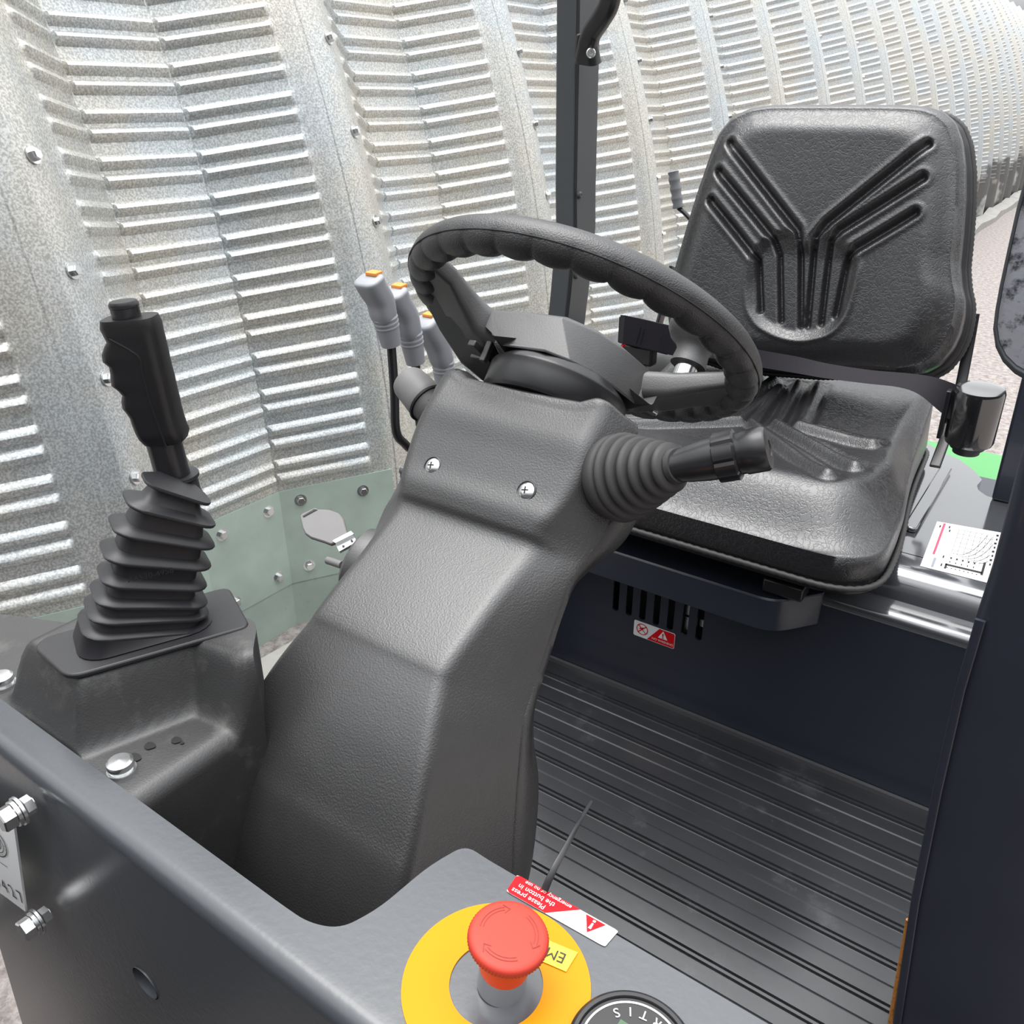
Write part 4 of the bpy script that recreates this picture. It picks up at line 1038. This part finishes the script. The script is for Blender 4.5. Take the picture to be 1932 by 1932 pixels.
# buckle end: doubled webbing loop with stitching
q = MB(); lb0 = [at(1170, 621, Y=1.245), at(1178, 622, Y=1.232), at(1215, 630, Y=1.235), at(1260, 641, Y=1.24), at(1310, 652, Y=1.25)]
q.add(*ribbon(lb0, [Vector((0, 0, .0235))]*5, (0, -1, .3), .0025)); bk = obj('buckle_strap', q, M_WEB, bt, angle=30, bevel=.001)
q = MB(); lb1 = [at(1168, 622, Y=1.262), at(1200, 630, Y=1.258), at(1260, 645, Y=1.262)]
q.add(*ribbon(lb1, [Vector((0, 0, .0215))]*3, (0, -1, .3), .002)); obj('strap_under_layer', q, M_SEAL, bt)
for x in (1206, 1213, 1248, 1256):
    a = at(x+2, 618+(x-1206)*.22, Y=1.231); b = at(x-6, 648+(x-1206)*.2, Y=1.231)
    q = MB(); q.add(*tube([a, b], .0006, 6)); obj('stitching', q, M_SEAL, bk)
q = MB(); a = at(1172, 657, Y=1.235); q.add(*tube([a+Vector((0, 0, -.004)), a, a+Vector((.006, 0, .007))], .0022, 8)); obj('warning_tag', q, M_LRED, bt, label='red tag under the buckle strap')
q = MB(); q.add(*box(at(1205, 668, Y=1.27), (.03, .012, .016))); obj('buckle', q, M_GLOSSY, bt, bevel=.004)
# reel
rl = empty('belt_reel', at(1845, 790, X=-.105), 'glossy black belt reel drum beside the seat near the pillar', 'belt reel')
r0 = at(1848, 745, Y=1.20); r1 = at(1828, 828, Y=1.205); rax = (r1-r0).normalized(); RLn = (r1-r0).length
q = MB(); q.add(*lathe([(.020, -.010), (.0285, -.0085), (.0300, -.004), (.0300, RLn), (.0285, RLn+.004), (.020, RLn+.006)], r0, rax, 48)); obj('drum', q, M_DRUM, rl, angle=40)
q = MB(); q.add(*lathe([(.022, RLn+.004), (.0215, RLn+.011), (.0170, RLn+.013), (.0165, RLn+.019), (0, RLn+.019)], r0, rax, 40)); obj('end_cap', q, M_RUBBER, rl)
q = MB(); bp_ = r0.lerp(r1, .5)+Vector((-.034, -.004, 0)); q.add(*box(bp_, (.003, .010, RLn*.54), x=Xv, z=-rax)); obj('belt_guide', q, M_GLOSSY, rl, bevel=.001)
q = MB(); hexbolt(q, at(1796, 792, Y=1.22), (0, -1, .2), .005, .004); obj('bolt', q, M_ZINC, rl, angle=20)

# grey auxiliary lever behind the seat
gl = empty('auxiliary_lever', at(1284, 420, Y=1.6), 'small grey ribbed hand lever showing behind the backrest', 'lever')
a0, a1 = at(1270, 322, Y=1.6), at(1280, 392, Y=1.6); ax = (a1-a0); La = ax.length
q = MB(); pr = [(.008, 0), (.0105, .003)]
for k in range(4):
    h = La*(k+.12)/4; d = La/4; pr += [(.0108, h), (.0092, h+d*.4), (.0112, h+d*.78)]
pr += [(.0108, La), (.006, La+.001)]
q.add(*lathe(pr, a0, ax, 24)); obj('grip', q, M_GREY2, gl, angle=60)
q = MB(); q.add(*tube([a1, at(1292, 402, Y=1.6), Vector((-.62, 1.57, .58)), Vector((-.61, 1.55, .45)), Vector((-.60, 1.53, .3165))], .0045, 10)); obj('rod', q, M_GLOSSY, gl)

# ================================================================== POSTS
def post(name, secs_px, label):
    pass
rp = empty('roll_bar', (-.86, 1.39, .2), 'dark grey roll bar post against the hut wall behind steering wheel', 'post')
cor = [(1.30, None)]
# front right corner line of the post: above the bend vertical, below it leaning out
T = Vector((-.842, 1.362, 1.25)); M_ = Vector((-.829, 1.362, .633)); Bt = Vector((-.843, 1.362, .47)); Bb = Vector((-.858, 1.362, .3135))
cpts = [T, Vector((-.832, 1.362, .70)), M_, Vector((-.8335, 1.362, .58)), Vector((-.838, 1.362, .52)), Bt, Bb]
def plate_sec(P, dx0, dx1, dy0, dy1): return [P+Vector((dx0, dy0, 0)), P+Vector((dx1, dy0, 0)), P+Vector((dx1, dy1, 0)), P+Vector((dx0, dy1, 0))]
q = MB(); q.add(*loft([plate_sec(P, -.041, -.0012, 0, .078) for P in cpts])); obj('tube', q, M_POST, rp, bevel=.003, angle=40)
q = MB(); q.add(*loft([plate_sec(P, -.002, .002, .0045, .066) for P in cpts])); obj('side_plate', q, M_POST, rp, bevel=.001, angle=40)
q = MB(); q.add(*loft([plate_sec(P, -.0025, .0008, .0008, .005) for P in cpts])); obj('seal_strip', q, M_SEAL, rp)
for x, y in ((1094, 368), (1088, 520)):
    P = at(x, y, X=-.836 if y < 450 else -.842); P = at(x, y, X=-.8275 if y < 450 else -.8315)
    q = MB(); q.add(*lathe([(.0065, -.002), (.0062, .001), (.004, .003), (.002, .003), (0, .0015)], P, Xv, 20)); obj('screw', q, M_POST, rp)
gh = empty('grab_handle', at(1108, 110, X=-.82), 'black curved grab handle bolted high on the roll bar post', 'handle')
hp = [at(1109, 117, X=-.809), at(1109, 100, X=-.807), at(1110, 80, X=-.803), at(1118, 60, X=-.795), at(1134, 36, X=-.775), at(1149, 8, X=-.758), at(1154, -30, X=-.754), at(1154, -120, X=-.754), at(1145, -190, X=-.77), at(1112, -230, X=-.82)]
hpc = catmull(hp, 8)
def hpr(i, n_):
    t = i/(n_-1); w = .0150 if t > .2 else .0150+.007*(1-t/.2); h = .0125 if t > .25 else .0125+.004*(1-t/.25)
    return rrect(h, w, min(h, w)*.7, 4)
q = MB(); q.add(*sweep(hpc, hpr, up=Yv)); obj('grip', q, M_GRIPBLK, gh, angle=60)
q = MB(); c0 = at(1098, 90, X=-.8215); q.add(*box(c0, (.0045, .016, .020), z=(.02, 0, 1))); obj('foot', q, M_GRIPBLK, gh, bevel=.005, bseg=3)
q = MB(); P = at(1115, 100, X=-.789); q.add(*lathe([(.0075, -.004), (.0075, 0), (.0062, .0015), (.003, .0015), (.0025, 0), (0, 0)], P, (.55, -.8, .1), 20)); obj('screw', q, M_ZINC, gh, label='bright socket screw')

# rear right post beside the reel
rr = empty('support_post', (-.03, 1.36, .31), 'dark navy upright post standing on the glossy cover behind the near pillar', 'post')
b0 = at(1870, 942, Y=1.345); t0 = at(1922, 735, Y=1.345)
q = MB(); dirn = (t0-b0).normalized(); top_ = b0+dirn*.62
q.add(*loft([[b0+Vector((a, c, .0005-b0.z+.3102)) for a, c in ((0, 0), (.09, 0), (.09, .03), (0, .03))], [top_+Vector((a, c, 0)) for a, c in ((0, 0), (.09, 0), (.09, .03), (0, .03))]]))
obj('upright', q, M_NAVY, rr, bevel=.004)
# near pillar
pl_ = empty('front_pillar', (.05, .65, 0), 'scuffed dark navy steel pillar with rusty lower edge beside the floor mat', 'pillar')
E0 = [at(x, y, Y=.62) for x, y in ((1662, 2010), (1680, 1932), (1715, 1700), (1757, 1490), (1800, 1300), (1838, 1170), (1868, 1075), (1898, 960), (1930, 835), (1960, 720), (2008, 525), (2068, 285), (2120, 80))]
q = MB(); secs = []
for P in E0:
    secs.append([Vector((P.x+a, .62+b, P.z)) for a, b in rounded([(0, 0), (.125, 0), (.125, .10), (0, .10)], .013, 5)])
q.add(*loft(secs)); obj('box_tube', q, M_DUSTY, pl_, angle=50)
# weld bead / rusty lower edge
q = MB(); re_ = [at(x+9, y, Y=.625) for x, y in ((1661, 1990), (1673, 1932), (1688, 1840), (1700, 1765), (1704, 1735))]
q.add(*sweep(catmull(re_, 6), lambda i, n_: circ(.0042*(1-.6*i/n_), 8))); obj('rusty_edge', q, M_RUST, pl_, label='rusty orange lower edge')
# folded strip along the edge of the pillar
q = MB(); st_ = [at(x+12, y, Y=.6185) for x, y in ((1680, 1932), (1715, 1700), (1757, 1490), (1800, 1300), (1838, 1170))]
q.add(*sweep(st_, rrect(.0035, .0016, .0012, 3), up=Xv)); obj('edge_bead', q, M_DUSTY, pl_)

# wing mirror at the frame edge
wm = empty('wing_mirror', at(1930, 600, Y=.95), 'dark rounded mirror housing at the top of the near pillar', 'mirror')
mc = at(1985, 540, Y=.95)
ml = [at(x, y, Y=.95) for x, y in ((1920, 385), (1901, 470), (1886, 540), (1878, 585), (1874, 620), (1879, 655), (1893, 683), (1915, 705), (1945, 722), (2010, 735), (2060, 700), (2075, 560), (2080, 400), (2060, 320), (1980, 300), (1935, 330))]
q = MB(); cen = sum((p for p in ml), Vector())/len(ml)
def msec(k, dy): return [cen.lerp(p, k)+Vector((0, dy, 0)) for p in ml]
q.add(*loft([msec(.6, .035), msec(.94, .03), msec(1.0, .012), msec(1.0, 0), msec(.975, -.008), msec(.90, -.009), msec(.88, -.004), msec(.3, -.003)])); obj('housing', q, M_POST, wm, angle=50, bevel=.002)
q = MB(); q.add(*loft([msec(.875, -.002), msec(.875, -.0055), msec(.4, -.0058)])); obj('mirror_glass', q, M_GLASS, wm)
q = MB(); q.add(*tube([cen+Vector((0.03, .02, -.05)), cen+Vector((.05, .0, -.14)), Vector((.06, .66, .56))], .010, 12)); obj('stay', q, M_POST, wm)

# ================================================================== THINGS ON THE DASH
EC = Vector((-.1733, .2300, DZ))
es = empty('emergency_stop_button', tuple(EC), 'red mushroom emergency stop button on a yellow ring on the dash', 'button')
def ringmesh(r0, r1, z0, z1, n=72):
    v = []; f = []
    for r, z in ((r0, z0), (r1, z0), (r1, z1), (r0, z1)):
        v += [EC+Vector((r*math.cos(2*pi*k/n), r*math.sin(2*pi*k/n), z)) for k in range(n)]
    for a, b in ((0, 1), (1, 2), (2, 3), (3, 0)):
        for k in range(n): j = (k+1) % n; f.append((a*n+k, a*n+j, b*n+j, b*n+k))
    return v, f
q = MB(); q.add(*ringmesh(.0242, .0487, .0, .0008)); ring = obj('yellow_ring', q, M_YEL, es, label='yellow ring label')
q = MB(); t0_ = [at(x, y, Z=DZ+.0012) for x, y in ((1018, 1768), (1090, 1798), (1068, 1834), (996, 1803))]
q.add(*loft([t0_, [p+Vector((0, 0, .0004)) for p in t0_]])); obj('name_tape', q, M_YEL2, ring)
tx = (t0_[0]-t0_[1]).normalized(); ty = (t0_[2]-t0_[1]).normalized()
text('EMERGENCY', .0088, (t0_[1]+t0_[2])/2+tx*.0036+Vector((0, 0, .0004)), tx, ty, M_INK, ring, 'lettering', .0004, 'LEFT')
# tip
hz = .0405
EA = Vector((.10, .03, 1)).normalized(); EB = EC+Vector((.0022, .0015, 0)); eux, euy, _ = frame(EA, (1, 0, 0))
q = MB(); q.add(*lathe([(.0126, .0004), (.0126, .0150), (.0118, .0160)], EB, EA, 40)); obj('stem', q, M_CHROME, es, label='polished steel stem')
q = MB(); q.add(*lathe([(.0118, .0145), (.0126, .0148), (.0140, .022), (.0152, .031), (.0156, .0345)], EB, EA, 48)); obj('neck', q, M_ORED, es)
q = MB(); secs = []; n = 144
HP = [(.0192, .0342), (.0199, .0352), (.0199, .0378), (.0196, .0390), (.0188, .0398), (.0170, .0402), (.010, .0405), (.0001, .0406)]
for i_, (r, z) in enumerate([(.0150, .0338)]+HP):
    kn = i_ in (1, 2, 3)
    secs.append([EB+EA*z+(eux*math.cos(2*pi*k/n)+euy*math.sin(2*pi*k/n))*(r+(.00045 if kn and k % 2 else 0)) for k in range(n)])
q.add(*loft(secs)); head = obj('mushroom_head', q, M_RED, es, angle=40)
M_DRED = mat('moulded_red_line', (.22, .018, .012), .5)
q = MB()
def hp_(r, a): return EB+EA*(.04035+.00025)+(eux*math.cos(a)+euy*math.sin(a))*r
for a0 in (0.25, 2.34, 4.43):
    pts = [(a0+.1*k) for k in range(13)]
    for ra, rb in ((.0129, .01325), (.0145, .01485)):
        q.add([hp_(r, a) for a in pts for r in (ra, rb)], [(2*k, 2*k+1, 2*k+3, 2*k+2) for k in range(len(pts)-1)])
    tip_ = hp_(.0138, pts[0]-.19)
    for rr_ in (.0113, .0163):
        b = hp_(rr_, pts[0]+.04); d = (b-tip_).normalized(); s_q = EA.cross(d)*.00025; q.add([tip_-s_q, b-s_q, b+s_q, tip_+s_q], [(0, 1, 2, 3)])
obj('turn_arrows', q, M_DRED, head, flat=True, label='three moulded turn arrows')

# warning sticker by the button
ws = empty('instruction_sticker', at(1070, 1715, Z=DZ), 'red and white sticker with Please press text folded at dash rear edge', 'sticker')
Z1 = DZ+.0004
sx0, sx1, sy0, sy1 = -.2078, -.1380, .2803, .2935
K = [at(x, y, Z=Z1) for x, y in ((976, 1651), (1167, 1757), (1141, 1787), (955, 1682))]
def S2(u, v, h=.0): return (K[0]*(1-u)+K[1]*u)*(1-v)+(K[3]*(1-u)+K[2]*u)*v+Vector((0, 0, h))   # u left to right in picture, v towards the camera
rr_o = rounded([(0, 0), (1, 0), (1, 1), (0, 1)], .06, 4)
rr_o = [(u, v) for u, v in rr_o]
q = MB(); q.add(*loft([[S2(u, v, 0) for u, v in rr_o], [S2(u, v, .0003) for u, v in rr_o]])); obj('white_field', q, M_WHITE, ws)
q = MB(); q.add([S2(u, v, .0005) for u, v in ((.0, .1), (.03, .0), (.64, .0), (.41, 1.0), (.03, 1.0), (.0, .9))], [(0, 1, 2, 3, 4, 5)]); obj('red_field', q, M_LRED, ws, flat=True)
dirT = (S2(0, .5)-S2(1, .5)).normalized(); upT = (S2(.5, 1)-S2(.5, 0)).normalized()
text('Please press', .0046, S2(.385, .80, .0006), dirT, upT, M_WHITE, ws, 'lettering', .0003, 'LEFT')
text('the button in', .0046, S2(.44, .47, .0006), dirT, upT, M_WHITE, ws, 'lettering', .0003, 'LEFT')
text('emergency or no use', .0036, S2(.57, .15, .0006), dirT, upT, M_WHITE, ws, 'lettering', .0003, 'LEFT')
q = MB(); tc_ = S2(.80, .38, .0006); q.add([tc_+dirT*a+upT*b for a, b in ((-.0062, -.0040), (.0062, -.0040), (0, .0058))], [(0, 1, 2)]); obj('triangle', q, M_LRED, ws, flat=True)
q = MB(); q.add([tc_+dirT*a+upT*b+Zv*.0003 for a, b in ((-.0009, .0032), (.0009, .0032), (.0005, -.0008), (-.0005, -.0008))], [(0, 1, 2, 3)]); q.add([tc_+dirT*a+upT*b+Zv*.0003 for a, b in ((-.0008, -.0016), (.0008, -.0016), (.0008, -.003), (-.0008, -.003))], [(0, 1, 2, 3)]); obj('exclamation_mark', q, M_WHITE, ws, flat=True)

# round battery gauge
gc = Vector((-.0990, .2370, DZ)); gg = empty('battery_gauge', tuple(gc), 'round black gauge with white ring and green display on the dash', 'gauge')
q = MB(); q.add(*lathe([(.0308, 0), (.0314, .002), (.0308, .0048), (.0290, .0062), (.0272, .0062), (.0266, .0046), (.0, .0046)], gc, Zv, 72)); obj('bezel', q, M_GLOSSY, gg)
q = MB(); q.add(*lathe([(.0264, .0044), (.0264, .0049), (0, .0049)], gc, Zv, 64)); face = obj('face', q, M_FACE, gg)
EC_ = EC; EC = gc; q = MB(); q.add(*ringmesh(.0238, .0248, .0050, .0052)); EC = EC_; obj('white_ring', q, M_WHITE, gg)
gt = Vector((-1, 0, 0)); gu = Vector((0, -1, 0))
for i, chx in enumerate('CURTIS'):
    a = math.radians(-52+20*i*1.02+0) ; 
    ang = a; rad = .0195
    rdir = (gt*math.sin(ang)-gu*math.cos(ang)); tdir = gt*math.cos(ang)+gu*math.sin(ang)
    text(chx, .0068, gc+rdir*rad+Vector((0, 0, .0051)), tdir, -rdir, M_WHITE, face, 'lettering', .0002)
q = MB(); q.add(*box(gc+Vector((.002, .004, .0052)), (.0135, .0065, .0004))); obj('display', q, M_LCD, gg, label='green display window')

# cable tie tail
q = MB(); ct0 = [at(1027, 1680, Y=.2905), at(1045, 1640, Y=.30), at(1068, 1598, Y=.315), at(1092, 1552, Y=.335), at(1116, 1512, Y=.36)]
q.add(*sweep(catmull(ct0, 6), lambda i, n_: [(a*(1-.55*i/n_), b) for a, b in rrect(.0022, .0006, .0005, 2)], up=CR)); obj('cable_tie', q, M_GLOSSY, label='thin black cable tie tail sticking up behind the dash', cat='cable tie')

# ================================================================== LIGHT
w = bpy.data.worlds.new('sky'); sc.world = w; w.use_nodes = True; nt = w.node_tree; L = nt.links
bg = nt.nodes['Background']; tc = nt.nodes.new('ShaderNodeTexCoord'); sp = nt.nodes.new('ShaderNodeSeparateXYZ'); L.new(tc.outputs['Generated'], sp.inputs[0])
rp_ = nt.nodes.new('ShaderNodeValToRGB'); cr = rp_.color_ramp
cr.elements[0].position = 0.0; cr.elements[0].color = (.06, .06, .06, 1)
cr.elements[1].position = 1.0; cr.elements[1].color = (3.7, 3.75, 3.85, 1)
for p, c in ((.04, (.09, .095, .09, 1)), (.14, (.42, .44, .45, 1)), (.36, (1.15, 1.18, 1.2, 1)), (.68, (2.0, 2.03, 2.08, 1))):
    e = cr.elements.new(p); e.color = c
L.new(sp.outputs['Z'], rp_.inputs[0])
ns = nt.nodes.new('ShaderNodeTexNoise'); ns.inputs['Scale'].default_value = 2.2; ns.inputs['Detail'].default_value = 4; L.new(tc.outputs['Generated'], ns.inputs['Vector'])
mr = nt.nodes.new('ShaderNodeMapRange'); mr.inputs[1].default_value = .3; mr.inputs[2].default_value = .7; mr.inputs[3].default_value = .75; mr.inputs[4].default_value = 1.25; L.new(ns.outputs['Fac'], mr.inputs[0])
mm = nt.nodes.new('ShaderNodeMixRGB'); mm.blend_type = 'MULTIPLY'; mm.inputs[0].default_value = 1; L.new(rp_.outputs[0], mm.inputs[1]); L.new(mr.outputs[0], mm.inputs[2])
# lower sky behind the camera dimmed, added to darken faces turned that way
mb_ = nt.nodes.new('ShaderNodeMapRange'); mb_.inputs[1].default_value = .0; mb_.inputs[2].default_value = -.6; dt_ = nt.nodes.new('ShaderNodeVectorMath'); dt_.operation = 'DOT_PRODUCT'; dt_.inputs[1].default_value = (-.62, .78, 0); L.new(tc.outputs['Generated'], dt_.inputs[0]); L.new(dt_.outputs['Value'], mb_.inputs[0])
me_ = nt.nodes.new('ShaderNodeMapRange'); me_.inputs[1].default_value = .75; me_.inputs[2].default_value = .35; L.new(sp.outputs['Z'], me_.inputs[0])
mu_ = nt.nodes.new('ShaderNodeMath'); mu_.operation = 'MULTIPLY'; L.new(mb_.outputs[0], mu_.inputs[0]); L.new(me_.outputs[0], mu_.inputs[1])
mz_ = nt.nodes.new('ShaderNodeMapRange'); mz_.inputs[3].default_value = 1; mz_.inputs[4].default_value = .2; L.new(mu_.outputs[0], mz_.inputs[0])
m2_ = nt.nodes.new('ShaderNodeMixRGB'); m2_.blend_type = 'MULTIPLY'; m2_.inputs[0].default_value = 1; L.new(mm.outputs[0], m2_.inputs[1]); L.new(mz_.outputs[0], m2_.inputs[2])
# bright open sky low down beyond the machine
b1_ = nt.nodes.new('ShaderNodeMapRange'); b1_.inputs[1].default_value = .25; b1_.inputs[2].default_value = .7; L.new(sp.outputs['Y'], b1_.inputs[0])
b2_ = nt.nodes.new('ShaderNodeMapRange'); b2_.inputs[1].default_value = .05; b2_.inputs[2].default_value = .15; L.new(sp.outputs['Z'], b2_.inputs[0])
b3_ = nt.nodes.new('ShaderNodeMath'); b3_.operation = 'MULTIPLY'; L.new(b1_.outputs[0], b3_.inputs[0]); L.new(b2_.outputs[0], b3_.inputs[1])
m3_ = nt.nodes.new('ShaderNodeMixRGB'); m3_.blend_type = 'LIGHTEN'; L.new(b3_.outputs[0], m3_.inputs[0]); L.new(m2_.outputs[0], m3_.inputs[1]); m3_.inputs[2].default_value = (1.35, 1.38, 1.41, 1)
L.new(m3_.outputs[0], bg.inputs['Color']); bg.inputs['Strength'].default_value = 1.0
sd = bpy.data.lights.new('sun', 'SUN'); sd.energy = 2.0; sd.angle = math.radians(40); sd.color = (1, .97, .92)
so = bpy.data.objects.new('sun', sd); COL.objects.link(so)
so.rotation_euler = Vector((.22, -.06, -.97)).to_track_quat('-Z', 'Y').to_euler()

sc.view_settings.view_transform = 'Standard'; sc.view_settings.look = 'None'; sc.view_settings.gamma = 1; sc.view_settings.use_curve_mapping = False
sc.view_settings.exposure = .15
sc.cycles.use_denoising = True
